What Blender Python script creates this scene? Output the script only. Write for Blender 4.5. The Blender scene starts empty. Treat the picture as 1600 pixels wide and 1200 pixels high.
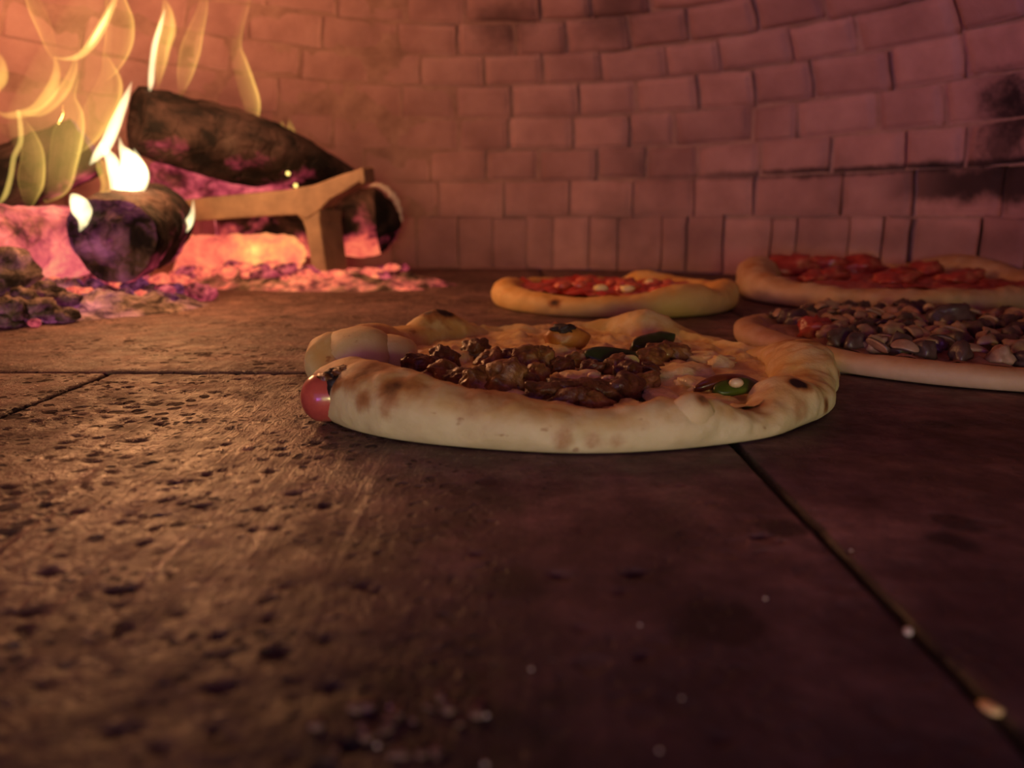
import bpy, bmesh, math, random
from mathutils import Vector, Matrix, noise as mnoise

S = bpy.context.scene
COL = S.collection
PI = math.pi
sin, cos = math.sin, math.cos
R = random.Random

# ------------------------------------------------------------------ camera, world, lights, exposure
cam_d = bpy.data.cameras.new('camera')
cam_d.sensor_width = 36.0
cam_d.lens = 27.0
cam_d.clip_start = 0.01
cam_d.dof.use_dof = True
cam_d.dof.focus_distance = 0.40
cam_d.dof.aperture_fstop = 7.5
cam = bpy.data.objects.new('camera', cam_d)
COL.objects.link(cam)
cam.location = (0, 0, 0.0943)
cam.rotation_euler = (math.radians(90 - 12.362), 0, 0)
S.camera = cam

S.view_settings.view_transform = 'Standard'
S.view_settings.look = 'None'
S.view_settings.gamma = 1.0
S.view_settings.use_curve_mapping = False
S.view_settings.exposure = 0.0
S.cycles.use_denoising = True
S.cycles.sample_clamp_indirect = 4.0
S.cycles.max_bounces = 7
S.cycles.diffuse_bounces = 3

world = bpy.data.worlds.new('kitchen_dimness')
S.world = world
world.use_nodes = True
bgn = world.node_tree.nodes['Background']
bgn.inputs['Color'].default_value = (0.32, 0.16, 0.62, 1)
bgn.inputs['Strength'].default_value = 0.85

def lamp(name, kind, loc, energy, color, size, target=None):
    d = bpy.data.lights.new(name, kind)
    d.energy = energy
    d.color = color
    if kind == 'AREA':
        d.size = size
    else:
        d.shadow_soft_size = size
    o = bpy.data.objects.new(name, d)
    COL.objects.link(o)
    o.location = loc
    if target:
        o.rotation_euler = (Vector(target) - Vector(loc)).to_track_quat('-Z', 'Y').to_euler()
    return o

lamp('fire_light_tall_flame', 'POINT', (-0.42, 0.80, 0.25), 2.4, (1.0, 0.43, 0.18), 0.05)
lamp('fire_light_log_flame', 'POINT', (-0.38, 0.83, 0.17), 1.6, (1.0, 0.43, 0.15), 0.04)
lamp('fire_light_back', 'POINT', (-0.30, 1.00, 0.28), 1.0, (1.0, 0.42, 0.18), 0.05)
lamp('kitchen_lamp', 'AREA', (0.00, -0.90, 0.11), 3.7, (1.0, 0.96, 0.33), 0.20, (0.03, 0.40, 0.02))
glow = lamp('added_purple_fill', 'AREA', (-0.36, -0.80, 0.06), 0.33, (0.60, 0.20, 1.0), 0.25, (0.52, 0.95, 0.34))  # unseen lamp added to tint the right wall purple
glow.data.spread = math.radians(50)

# ------------------------------------------------------------------ helpers
def nz(x, y, z, s=1.0):
    return mnoise.noise((x * s, y * s, z * s))

def fbm(x, y, z, s=1.0, o=4):
    v, a, t = 0.0, 1.0, 0.0
    for i in range(o):
        v += a * mnoise.noise((x * s + 7.3 * i, y * s, z * s))
        t += a
        a *= 0.5
        s *= 2.1
    return v / t

def mesh(name, verts, faces, mats, smooth=True, midx=None):
    me = bpy.data.meshes.new(name)
    me.from_pydata([tuple(v) for v in verts], [], faces)
    me.validate()
    if not isinstance(mats, (list, tuple)):
        mats = [mats]
    for m in mats:
        me.materials.append(m)
    if smooth:
        me.polygons.foreach_set('use_smooth', [True] * len(me.polygons))
    if midx:
        me.polygons.foreach_set('material_index', midx)
    me.update()
    return me

def obj(name, verts, faces, mats, parent=None, loc=(0, 0, 0), smooth=True, midx=None, label=None):
    o = bpy.data.objects.new(name, mesh(name, verts, faces, mats, smooth, midx))
    COL.objects.link(o)
    o.location = loc
    if parent:
        o.parent = parent
    if label:
        o['label'] = label
    return o

def tag(o, label, cat, group=None, kind=None):
    o['label'] = label
    o['category'] = cat
    if group:
        o['group'] = group
    if kind:
        o['kind'] = kind
    return o

def thing(name, label, cat, loc, group=None):
    o = bpy.data.objects.new(name, None)
    o.empty_display_size = 0.02
    COL.objects.link(o)
    o.location = loc
    return tag(o, label, cat, group)

def structure(o, label, cat):
    tag(o, label, cat, kind='structure')
    return o

class NT:
    """a small wrapper for building node trees"""
    def __init__(self, name):
        self.m = bpy.data.materials.new(name)
        self.m.use_nodes = True
        self.t = self.m.node_tree
        self.t.nodes.clear()
        self.out = self.t.nodes.new('ShaderNodeOutputMaterial')
        self.tc = self.t.nodes.new('ShaderNodeTexCoord')
    def n(self, typ, **kw):
        nd = self.t.nodes.new('ShaderNode' + typ)
        for k, v in kw.items():
            if k == 'ins':
                for kk, vv in v.items():
                    self.set(nd, kk, vv)
            else:
                setattr(nd, k, v)
        return nd
    def set(self, nd, k, v):
        s = nd.inputs[k]
        if isinstance(v, bpy.types.NodeSocket):
            self.t.links.new(v, s)
        elif isinstance(v, bpy.types.Node):
            self.t.links.new(v.outputs[0], s)
        else:
            if isinstance(v, tuple) and len(v) == 3 and s.type == 'RGBA':
                v = v + (1,)
            s.default_value = v
    def obj(self):
        return self.tc.outputs['Object']
    def mapping(self, vec, scale=(1, 1, 1), loc=(0, 0, 0), rot=(0, 0, 0)):
        return self.n('Mapping', ins={'Vector': vec, 'Scale': scale, 'Location': loc, 'Rotation': rot}).outputs[0]
    def noise(self, scale, detail=4, rough=0.55, vec=None, dist=0.0):
        return self.n('TexNoise', ins={'Vector': vec or self.obj(), 'Scale': scale, 'Detail': detail,
                                       'Roughness': rough, 'Distortion': dist}).outputs['Fac']
    def voro(self, scale, vec=None, feature='F1', rand=1.0):
        return self.n('TexVoronoi', feature=feature, ins={'Vector': vec or self.obj(), 'Scale': scale, 'Randomness': rand}).outputs['Distance']
    def ramp(self, fac, stops, interp='LINEAR'):
        r = self.n('ValToRGB', ins={'Fac': fac})
        r.color_ramp.interpolation = interp
        e = r.color_ramp.elements
        while len(e) > 1:
            e.remove(e[-1])
        for i, (p, c) in enumerate(stops):
            if not isinstance(c, tuple):
                c = (c, c, c)
            el = e[0] if i == 0 else e.new(p)
            el.position = p
            el.color = c + (1,)
        return r.outputs['Color']
    def math(self, op, a, b=0.0, c=None, clamp=False):
        m = self.n('Math', operation=op, use_clamp=clamp, ins={0: a, 1: b})
        if c is not None:
            self.set(m, 2, c)
        return m.outputs[0]
    def rng(self, v, a, b, c=0.0, d=1.0, smooth=True):
        return self.n('MapRange', interpolation_type='SMOOTHSTEP' if smooth else 'LINEAR',
                      ins={0: v, 1: a, 2: b, 3: c, 4: d}).outputs[0]
    def mix(self, f, a, b, blend='MIX'):
        m = self.n('Mix', data_type='RGBA', blend_type=blend)
        self.set(m, 0, f)
        self.set(m, 6, a)
        self.set(m, 7, b)
        return m.outputs[2]
    def bump(self, h, strength=0.5, dist=0.002, normal=None):
        b = self.n('Bump', ins={'Height': h, 'Strength': strength, 'Distance': dist})
        if normal is not None:
            self.set(b, 'Normal', normal)
        return b.outputs[0]
    def bsdf(self, color, rough=0.6, normal=None, spec=0.5, metal=0.0, emit=None, estr=0.0, sss=0.0, coat=0.0):
        p = self.n('BsdfPrincipled', ins={'Base Color': color, 'Roughness': rough, 'Metallic': metal,
                                          'Specular IOR Level': spec})
        if normal is not None:
            self.set(p, 'Normal', normal)
        if emit is not None:
            self.set(p, 'Emission Color', emit)
            self.set(p, 'Emission Strength', estr)
        if sss:
            self.set(p, 'Subsurface Weight', sss)
            p.inputs['Subsurface Radius'].default_value = (0.006, 0.003, 0.0015)
            p.inputs['Subsurface Scale'].default_value = 1.0
        if coat:
            self.set(p, 'Coat Weight', coat)
        self.t.links.new(p.outputs[0], self.out.inputs[0])
        return self.m
    def xyz(self, vec=None):
        return self.n('SeparateXYZ', ins={0: vec or self.obj()})

# ------------------------------------------------------------------ materials
def mat_floor():
    k = NT('oven_floor_stone')
    o = k.obj()
    x = k.xyz(o).outputs['X']
    big = k.noise(5, 3, 0.5)
    mid = k.noise(34, 6, 0.65)
    fine = k.noise(260, 4, 0.7)
    base = k.ramp(mid, [(0.28, (0.064, 0.035, 0.037)), (0.5, (0.160, 0.092, 0.088)), (0.72, (0.34, 0.20, 0.18))])
    stain = k.ramp(big, [(0.36, (0.50, 0.46, 0.44)), (0.6, (1, 1, 1))])
    base = k.mix(1.0, base, stain, 'MULTIPLY')
    base = k.mix(0.35, base, k.ramp(fine, [(0.3, (0.5, 0.5, 0.5)), (0.7, (1.25, 1.2, 1.15))]), 'MULTIPLY')
    # worn, pitted region on the slab beside the fire
    worn = k.math('MULTIPLY', k.rng(x, 0.05, -0.10), k.rng(k.noise(7, 2, 0.5, k.mapping(o, loc=(3, 1, 0))), 0.30, 0.55, 0.35, 1.0))
    wv = k.n('VectorMath', operation='ADD', ins={0: o, 1: k.n('VectorMath', operation='SCALE', ins={
        0: k.n('TexNoise', ins={'Vector': o, 'Scale': 90.0, 'Detail': 2.0}).outputs['Color'], 'Scale': 0.007}).outputs[0]}).outputs[0]
    v1 = k.voro(100, wv)
    v2 = k.voro(240, wv)
    th1 = k.rng(k.noise(20, 2, 0.5, k.mapping(o, loc=(9, 4, 0))), 0.40, 0.70, 0.04, 0.44)
    th2 = k.rng(k.noise(30, 2, 0.5, k.mapping(o, loc=(2, 8, 0))), 0.38, 0.70, 0.06, 0.44)
    p1 = k.rng(k.math('SUBTRACT', v1, th1), 0.0, -0.10)
    p2 = k.rng(k.math('SUBTRACT', v2, th2), 0.0, -0.12)
    pits = k.math('MULTIPLY', k.math('MAXIMUM', p1, p2), k.rng(worn, 0.0, 0.75, 0.10, 1.0))
    base = k.mix(k.math('MULTIPLY', pits, 0.70), base, (0.020, 0.013, 0.014))
    depth = k.xyz(o).outputs['Z']
    base = k.mix(k.rng(depth, -0.0006, -0.0014, 0.0, 0.8), base, (0.018, 0.012, 0.014))   # darker colour down in the pits
    # pale scratch streaks, with glints of firelight painted into the colour
    wz = k.n('VectorMath', operation='DISTANCE', ins={0: k.mapping(o, scale=(1, 0.55, 1)), 1: (-0.125, 0.265 * 0.55, 0.0)}).outputs['Value']
    wz = k.rng(wz, 0.12, 0.02)
    so = k.mapping(o, scale=(190, 16, 1), rot=(0, 0, -0.22))
    streak = k.math('MULTIPLY', k.rng(k.noise(1.0, 5, 0.7, so), 0.53, 0.66), wz)
    grit = k.math('MULTIPLY', k.rng(k.noise(210, 3, 0.7), 0.54, 0.68), k.math('MULTIPLY', worn, 0.75))
    streak = k.math('MAXIMUM', streak, grit)
    base = k.mix(k.math('MULTIPLY', streak, 0.75), base, (0.40, 0.28, 0.20))
    # charred crust near the mouth and greasy spots
    def spot(px, py, r0, r1, sc):
        d = k.n('VectorMath', operation='DISTANCE', ins={0: o, 1: (px, py, 0.0)}).outputs['Value']
        d = k.math('ADD', d, k.math('MULTIPLY', k.math('SUBTRACT', k.noise(sc, 4, 0.65), 0.5), (r1 + r0) * 0.9))
        return k.rng(d, r1, r0)
    char = k.math('MULTIPLY', spot(-0.018, 0.127, 0.020, 0.036, 90), k.rng(k.noise(150, 3, 0.7), 0.40, 0.58, 1.0, 0.25))
    base = k.mix(char, base, (0.008, 0.006, 0.007))
    # dim foreground light painted as a darker, partly charred band by the mouth
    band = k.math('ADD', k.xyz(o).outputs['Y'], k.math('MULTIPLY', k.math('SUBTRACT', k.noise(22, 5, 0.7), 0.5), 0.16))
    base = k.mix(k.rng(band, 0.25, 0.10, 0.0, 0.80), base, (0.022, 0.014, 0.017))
    for (px, py, r) in [(0.1414, 0.2274, 0.009), (0.131, 0.214, 0.008), (0.083, 0.2235, 0.009), (0.155, 0.205, 0.007), (0.0, 0.185, 0.012), (0.05, 0.165, 0.014), (0.197, 0.345, 0.009)]:
        base = k.mix(k.math('MULTIPLY', spot(px, py, r * 0.5, r * 1.1, 120), 0.75), base, (0.018, 0.011, 0.012))
    h = k.math('ADD', k.math('MULTIPLY', mid, 0.35), k.math('MULTIPLY', fine, k.rng(worn, 0.0, 1.0, 0.10, 0.34)))
    h = k.math('ADD', h, k.math('MULTIPLY', k.noise(120, 4, 0.65), k.rng(worn, 0.0, 1.0, 0.15, 0.5)))
    scr = k.noise(24, 5, 0.7, k.mapping(o, scale=(6, 1, 1), rot=(0, 0, 0.45)))
    h = k.math('ADD', h, k.math('MULTIPLY', k.math('MULTIPLY', scr, worn), 0.5))
    h = k.math('ADD', h, k.math('MULTIPLY', streak, 0.35))
    h = k.math('SUBTRACT', h, k.math('MULTIPLY', pits, 1.0))
    nrm = k.bump(h, 0.85, 0.0035)
    rough = k.ramp(k.noise(60, 4, 0.6), [(0.35, 0.46), (0.7, 0.78)])
    rough = k.math('SUBTRACT', rough, k.math('ADD', k.math('MULTIPLY', streak, 0.22), k.math('MULTIPLY', wz, 0.14)))
    rough = k.math('ADD', rough, k.math('MULTIPLY', pits, 0.4), clamp=True)
    return k.bsdf(base, rough, nrm, k.math('ADD', k.math('ADD', 0.25, k.math('MULTIPLY', streak, 0.5)), k.math('MULTIPLY', wz, 0.45)))

def mat_brick(name='fire_brick'):
    k = NT(name)
    o = k.obj()
    at = k.n('Attribute', attribute_name='tone', attribute_type='GEOMETRY').outputs['Fac']
    base = k.ramp(k.noise(14, 5, 0.6), [(0.3, (0.34, 0.185, 0.19)), (0.55, (0.45, 0.255, 0.26)), (0.75, (0.52, 0.31, 0.31))])
    base = k.mix(1.0, base, k.ramp(at, [(0.0, (0.80, 0.78, 0.80)), (1.0, (1.08, 1.08, 1.08))]), 'MULTIPLY')
    dirt = k.noise(4, 4, 0.6)
    base = k.mix(k.rng(dirt, 0.52, 0.72, 0.0, 0.55), base, (0.12, 0.07, 0.075))
    # soot patches where smoke has licked the bricks
    def soot(c, r, sc, amt):
        d = k.n('VectorMath', operation='DISTANCE', ins={0: o, 1: c}).outputs['Value']
        d = k.math('ADD', d, k.math('MULTIPLY', k.math('SUBTRACT', k.noise(sc, 5, 0.7), 0.5), r * 2.0))
        return k.rng(d, r * 1.15, r * 0.1, 0.0, amt)
    for c, r, sc, amt in [((0.586, 0.95, 0.222), 0.050, 34, 0.95), ((0.590, 0.965, 0.176), 0.045, 60, 0.75), ((0.60, 0.94, 0.21), 0.03, 80, 0.8), ((-0.02, 1.287, 0.39), 0.06, 12, 0.6), ((0.144, 1.247, 0.39), 0.07, 12, 0.5)]:
        base = k.mix(soot(c, r, sc, amt), base, (0.018, 0.012, 0.016))
    # a smoky band along the ledge, thin at first and broad at the right
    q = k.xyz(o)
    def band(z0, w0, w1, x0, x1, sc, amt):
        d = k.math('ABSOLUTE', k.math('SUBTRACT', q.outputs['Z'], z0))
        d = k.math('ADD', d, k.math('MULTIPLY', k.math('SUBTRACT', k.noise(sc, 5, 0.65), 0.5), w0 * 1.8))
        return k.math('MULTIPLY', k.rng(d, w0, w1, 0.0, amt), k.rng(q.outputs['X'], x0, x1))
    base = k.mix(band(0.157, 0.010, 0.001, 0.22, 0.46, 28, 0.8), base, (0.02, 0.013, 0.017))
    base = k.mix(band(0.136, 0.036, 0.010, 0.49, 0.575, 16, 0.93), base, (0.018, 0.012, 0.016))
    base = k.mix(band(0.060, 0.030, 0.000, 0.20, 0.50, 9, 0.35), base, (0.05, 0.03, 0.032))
    h = k.math('ADD', k.noise(60, 6, 0.65), k.math('MULTIPLY', k.noise(220, 3, 0.6), 0.4))
    return k.bsdf(base, 0.85, k.bump(h, 0.45, 0.004), 0.2)

def mat_mortar():
    k = NT('pale_mortar')
    base = k.ramp(k.noise(30, 5, 0.65), [(0.3, (0.26, 0.15, 0.14)), (0.7, (0.46, 0.28, 0.26))])
    return k.bsdf(base, 0.9, k.bump(k.noise(120, 5, 0.65), 0.5, 0.003), 0.2)

def mat_dough(name, c0, c1, c2, spots=0.5):
    k = NT(name)
    burn = k.n('Attribute', attribute_name='burn', attribute_type='GEOMETRY').outputs['Fac']
    up = k.n('Attribute', attribute_name='toast', attribute_type='GEOMETRY').outputs['Fac']
    n1 = k.noise(38, 5, 0.6)
    base = k.mix(k.rng(n1, 0.35, 0.7), c0, c1)
    base = k.mix(k.math('MULTIPLY', k.rng(up, 0.25, 0.95), k.rng(k.noise(60, 4, 0.6), 0.3, 0.65, 0.25, 0.9)), base, c2)
    frk = k.rng(k.noise(95, 3, 0.5, k.mapping(k.obj(), scale=(1, 1, 1.6))), 0.66, 0.76, 0.0, spots)
    base = k.mix(frk, base, (0.30, 0.11, 0.025))
    b = k.math('ADD', burn, k.math('MULTIPLY', k.math('SUBTRACT', k.noise(150, 4, 0.6), 0.5), 0.5))
    base = k.mix(k.rng(b, 0.08, 0.70, 0.0, 0.88), base, (0.36, 0.13, 0.028))
    base = k.mix(k.rng(b, 0.55, 1.05), base, (0.022, 0.008, 0.006))
    h = k.math('ADD', k.noise(70, 5, 0.6), k.math('MULTIPLY', k.noise(420, 3, 0.6), 0.22))
    return k.bsdf(base, 0.62, k.bump(h, 0.35, 0.003), 0.35, sss=0.12)

def mat_simple(name, stops, scale, rough=0.5, bump=0.3, bscale=None, bdist=0.002, spec=0.5, sss=0.0, coat=0.0, detail=5):
    k = NT(name)
    c = k.ramp(k.noise(scale, detail, 0.6), stops)
    return k.bsdf(c, rough, k.bump(k.noise(bscale or scale * 2.2, 5, 0.6), bump, bdist), spec, sss=sss, coat=coat)

def mat_log(name, glow, char0=(0.016, 0.012, 0.013), char1=(0.085, 0.05, 0.042), strength=1.6, scale=26, under=0.0, tint='pink', stretch=(1, 1, 1), ash=0.25):
    """charred wood; its glowing cracks are hot enough to give off light"""
    k = NT(name)
    o = k.mapping(k.obj(), scale=stretch)
    n1 = k.noise(scale, 6, 0.65, o, 0.6)
    col = k.ramp(n1, [(0.42, char0), (0.50, char1), (0.64, tuple(2.4 * v for v in char1))])
    a = k.rng(k.noise(scale * 0.7, 4, 0.6, k.mapping(o, loc=(4, 2, 7))), 0.60, 0.72, 0.0, ash)
    col = k.mix(a, col, (0.50, 0.40, 0.38))
    crack = k.voro(scale * 2.0, k.n('VectorMath', operation='ADD', ins={0: o, 1: k.n('VectorMath', operation='SCALE', ins={
        0: k.n('TexNoise', ins={'Vector': o, 'Scale': scale * 1.0, 'Detail': 3.0}).outputs['Color'], 'Scale': 0.03}).outputs[0]}).outputs[0], 'DISTANCE_TO_EDGE')
    cr = k.rng(crack, 0.10, 0.0)
    heat = k.noise(scale * 0.55, 4, 0.6, k.mapping(o, loc=(1, 5, 3)))
    heat = k.math('ADD', heat, glow - 0.5)
    if under:
        nzv = k.xyz(k.n('NewGeometry').outputs['Normal']).outputs['Z']
        heat = k.math('SUBTRACT', heat, k.math('MULTIPLY', nzv, under))
    heat = k.math('ADD', heat, k.math('MULTIPLY', k.math('SUBTRACT', n1, 0.5), 0.55))
    heat = k.math('SUBTRACT', heat, k.math('MULTIPLY', k.math('MULTIPLY', cr, k.noise(scale, 2, 0.5, k.mapping(o, loc=(8, 1, 2)))), 0.10))
    if tint == 'pink':
        st = [(0.42, (0, 0, 0)), (0.52, (0.14, 0.012, 0.022)), (0.62, (0.48, 0.055, 0.085)), (0.74, (0.92, 0.15, 0.16)), (0.86, (1.0, 0.34, 0.20)), (1.0, (1.0, 0.62, 0.22))]
    elif tint == 'orange':
        st = [(0.42, (0, 0, 0)), (0.52, (0.22, 0.02, 0.03)), (0.62, (0.75, 0.10, 0.07)), (0.74, (1.0, 0.20, 0.10)), (0.88, (1.0, 0.36, 0.11)), (1.0, (1.0, 0.70, 0.18))]
    else:
        st = [(0.40, (0, 0, 0)), (0.52, (0.07, 0.012, 0.034)), (0.64, (0.22, 0.045, 0.115)), (0.78, (0.46, 0.10, 0.22)), (0.90, (0.80, 0.18, 0.34)), (1.0, (1.0, 0.34, 0.36))]
    em = k.ramp(heat, st)
    h = k.math('ADD', n1, k.math('MULTIPLY', cr, -0.15))
    return k.bsdf(col, 0.85, k.bump(h, 0.8, 0.008), 0.25, emit=em, estr=strength)

def mat_flame(name, color, strength):
    k = NT(name)
    e = k.n('Emission', ins={'Color': color, 'Strength': strength})
    k.t.links.new(e.outputs[0], k.out.inputs['Volume'])
    return k.m

M = {}
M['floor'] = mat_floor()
M['brick'] = mat_brick()
M['mortar'] = mat_mortar()
M['dough'] = mat_dough('baked_dough', (0.66, 0.55, 0.27), (0.76, 0.66, 0.36), (0.60, 0.37, 0.11), 0.7)
M['dough_gold'] = mat_dough('golden_dough', (0.68, 0.44, 0.17), (0.74, 0.52, 0.22), (0.62, 0.33, 0.08), 0.3)
M['dough_plain'] = mat_dough('pale_dough', (0.50, 0.33, 0.20), (0.57, 0.40, 0.25), (0.42, 0.23, 0.11), 0.15)
M['cheese'] = mat_simple('melted_cheese', [(0.3, (0.55, 0.27, 0.06)), (0.48, (0.80, 0.58, 0.20)), (0.7, (0.88, 0.74, 0.36))], 55, 0.33, 0.5, 120, 0.003, sss=0.1, coat=0.2)
M['curd'] = mat_simple('pale_cheese', [(0.3, (0.74, 0.54, 0.18)), (0.6, (0.90, 0.78, 0.40))], 90, 0.35, 0.6, 160, 0.003, sss=0.1)
M['meat'] = mat_simple('browned_meat', [(0.3, (0.045, 0.014, 0.006)), (0.5, (0.20, 0.080, 0.022)), (0.70, (0.42, 0.21, 0.07))], 85, 0.40, 0.7, 160, 0.003, coat=0.15)
M['meat_dark'] = mat_simple('dark_browned_meat', [(0.3, (0.022, 0.009, 0.006)), (0.55, (0.12, 0.04, 0.015)), (0.75, (0.27, 0.11, 0.035))], 80, 0.38, 0.7, 160, 0.003, coat=0.15)
M['zucchini_skin'] = mat_simple('dark_green_rind', [(0.3, (0.010, 0.022, 0.007)), (0.7, (0.035, 0.06, 0.018))], 60, 0.3, 0.2)
M['zucchini_flesh'] = mat_simple('zucchini_flesh', [(0.3, (0.45, 0.38, 0.12)), (0.7, (0.66, 0.58, 0.26))], 70, 0.4, 0.3)
M['pepper'] = mat_simple('roasted_pepper', [(0.3, (0.08, 0.018, 0.008)), (0.7, (0.24, 0.06, 0.02))], 50, 0.28, 0.2, coat=0.3)
M['green_pepper'] = mat_simple('green_pepper', [(0.3, (0.03, 0.06, 0.008)), (0.7, (0.10, 0.14, 0.02))], 50, 0.3, 0.2)
M['onion'] = mat_simple('roasted_squash', [(0.3, (0.26, 0.07, 0.012)), (0.7, (0.55, 0.22, 0.04))], 60, 0.4, 0.3)
M['char'] = mat_simple('black_char', [(0.3, (0.008, 0.005, 0.005)), (0.7, (0.03, 0.018, 0.014))], 90, 0.6, 0.5)
M['nut'] = mat_simple('pale_nut', [(0.3, (0.55, 0.40, 0.22)), (0.7, (0.70, 0.55, 0.34))], 60, 0.35, 0.1, sss=0.1)
M['sausage'] = mat_simple('sausage_skin', [(0.3, (0.34, 0.045, 0.045)), (0.55, (0.55, 0.10, 0.075)), (0.75, (0.66, 0.22, 0.13))], 45, 0.25, 0.15, 90, 0.001, sss=0.1, coat=0.4)
M['sauce'] = mat_simple('tomato_sauce', [(0.3, (0.33, 0.016, 0.008)), (0.55, (0.56, 0.035, 0.016)), (0.75, (0.70, 0.13, 0.05))], 70, 0.30, 0.7, 110, 0.004, coat=0.3)
M['sauce_brown'] = mat_simple('brown_topping_base', [(0.3, (0.16, 0.055, 0.04)), (0.6, (0.32, 0.15, 0.11)), (0.75, (0.40, 0.22, 0.16))], 60, 0.4, 0.7, 110, 0.004)
M['tomato_dark'] = mat_simple('dark_tomato_flesh', [(0.3, (0.22, 0.014, 0.014)), (0.55, (0.38, 0.05, 0.035)), (0.75, (0.58, 0.22, 0.11))], 45, 0.35, 0.5)
M['tomato'] = mat_simple('tomato_flesh', [(0.3, (0.42, 0.03, 0.02)), (0.7, (0.70, 0.17, 0.09))], 60, 0.28, 0.3, coat=0.3)
M['mushroom'] = mat_simple('mushroom_flesh', [(0.3, (0.18, 0.095, 0.06)), (0.7, (0.46, 0.29, 0.19))], 60, 0.45, 0.3)
M['mushroom_dark'] = mat_simple('dark_mushroom', [(0.3, (0.03, 0.017, 0.016)), (0.7, (0.12, 0.07, 0.058))], 60, 0.4, 0.4)
M['iron'] = mat_simple('heat_scaled_iron', [(0.3, (0.20, 0.13, 0.085)), (0.6, (0.33, 0.22, 0.14)), (0.8, (0.42, 0.29, 0.19))], 35, 0.6, 0.3, 120, 0.002, spec=0.5)
M['ash'] = mat_simple('grey_ash', [(0.3, (0.10, 0.07, 0.06)), (0.55, (0.26, 0.19, 0.16)), (0.75, (0.42, 0.33, 0.29))], 40, 0.95, 0.9, 90, 0.006, spec=0.1)
M['ash_rim'] = mat_simple('white_ash', [(0.3, (0.42, 0.36, 0.34)), (0.7, (0.70, 0.62, 0.56))], 70, 0.95, 0.5, spec=0.1)
M['flour'] = mat_simple('flour', [(0.3, (0.42, 0.33, 0.25)), (0.7, (0.62, 0.52, 0.42))], 300, 0.8, 0.3)
M['log_char'] = mat_log('charred_bark', 0.28, char0=(0.005, 0.004, 0.005), char1=(0.026, 0.016, 0.016), under=0.13, strength=1.1, ash=0.06, stretch=(1, 1, 1), scale=20)
M['log_end'] = mat_simple('split_wood', [(0.3, (0.05, 0.03, 0.024)), (0.55, (0.16, 0.095, 0.065)), (0.8, (0.30, 0.19, 0.13))], 60, 0.85, 0.6, 120, 0.004, spec=0.2)
M['log_purple'] = mat_log('painted_purple_light', 0.56, char0=(0.03, 0.02, 0.025), char1=(0.12, 0.075, 0.07), strength=0.9, tint='purple', scale=24)  # purple light falling on the log ends, painted as their own glow
M['log_glow_pink'] = mat_log('glowing_log', 0.66, strength=0.95, tint='pink', scale=22, ash=0.1)
M['log_glow_orange'] = mat_log('red_hot_log', 0.77, strength=1.15, tint='orange', scale=20, ash=0.0)
M['log_back'] = mat_log('half_burnt_log', 0.52, strength=1.0, under=0.26, tint='orange', scale=18)
M['ember_bed'] = mat_log('ember_bed', 0.48, char0=(0.06, 0.04, 0.035), char1=(0.20, 0.14, 0.115), strength=0.8, tint='orange', scale=34, ash=0.3)
M['ember_bed_purple'] = mat_log('ash_heap', 0.51, char0=(0.05, 0.035, 0.035), char1=(0.20, 0.15, 0.13), strength=0.8, tint='purple', scale=34, ash=0.3)
M['ash_hot'] = mat_log('smouldering_ash', 0.42, char0=(0.05, 0.035, 0.032), char1=(0.16, 0.115, 0.10), strength=0.8, under=0.1, tint='purple', scale=40, ash=0.3)
M['ember'] = mat_log('hot_ember', 0.72, strength=1.1, tint='orange', scale=60, ash=0.2)
M['ember_pink'] = mat_log('pink_ember', 0.62, strength=0.9, tint='pink', scale=60, ash=0.2)
M['ember_purple'] = mat_log('purple_ember', 0.58, strength=0.9, tint='purple', scale=60, ash=0.3)
M['spark'] = mat_log('spark', 1.2, strength=2.0, tint='orange', scale=60, ash=0.0)

# ------------------------------------------------------------------ floor of stone slabs
def pit_field():
    rs = R(77)
    cells = {}
    n = 0
    while n < 1700:
        x, y = rs.uniform(-0.40, 0.10), rs.uniform(0.08, 0.46)
        # thickest beside the fire, thinning out towards the right
        p = max(0.06, min(1.0, (0.0 - x) / 0.10)) * (0.35 + 0.65 * (nz(x, y, 5, 16) > -0.05))
        if rs.random() > p:
            continue
        n += 1
        r = rs.choice([0.0009, 0.0009, 0.0011, 0.0012, 0.0014, 0.0019]) * rs.uniform(0.8, 1.2)
        e, a = rs.uniform(1.0, 1.9), rs.uniform(-0.5, 0.5)
        pit = (x, y, r, e, cos(a), sin(a), rs.uniform(0.45, 0.7) * r)
        for i in range(int((x - 2 * r) // 0.01), int((x + 2 * r) // 0.01) + 1):
            for j in range(int((y - 2 * r) // 0.01), int((y + 2 * r) // 0.01) + 1):
                cells.setdefault((i, j), []).append(pit)
    return cells
PITS = pit_field()
def pit_depth(x, y):
    d = 0.0
    for (px, py, r, e, ca, sa, dep) in PITS.get((int(x // 0.01), int(y // 0.01)), ()):
        dx, dy = x - px, y - py
        u, v = (dx * ca + dy * sa) / e, -dx * sa + dy * ca
        q = math.hypot(u, v) / r
        q += 0.35 * nz(x, y, 1, 300)
        if q < 1.25:
            d = max(d, dep * min(1.0, (1.25 - q) / 0.55))
    return d

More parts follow.
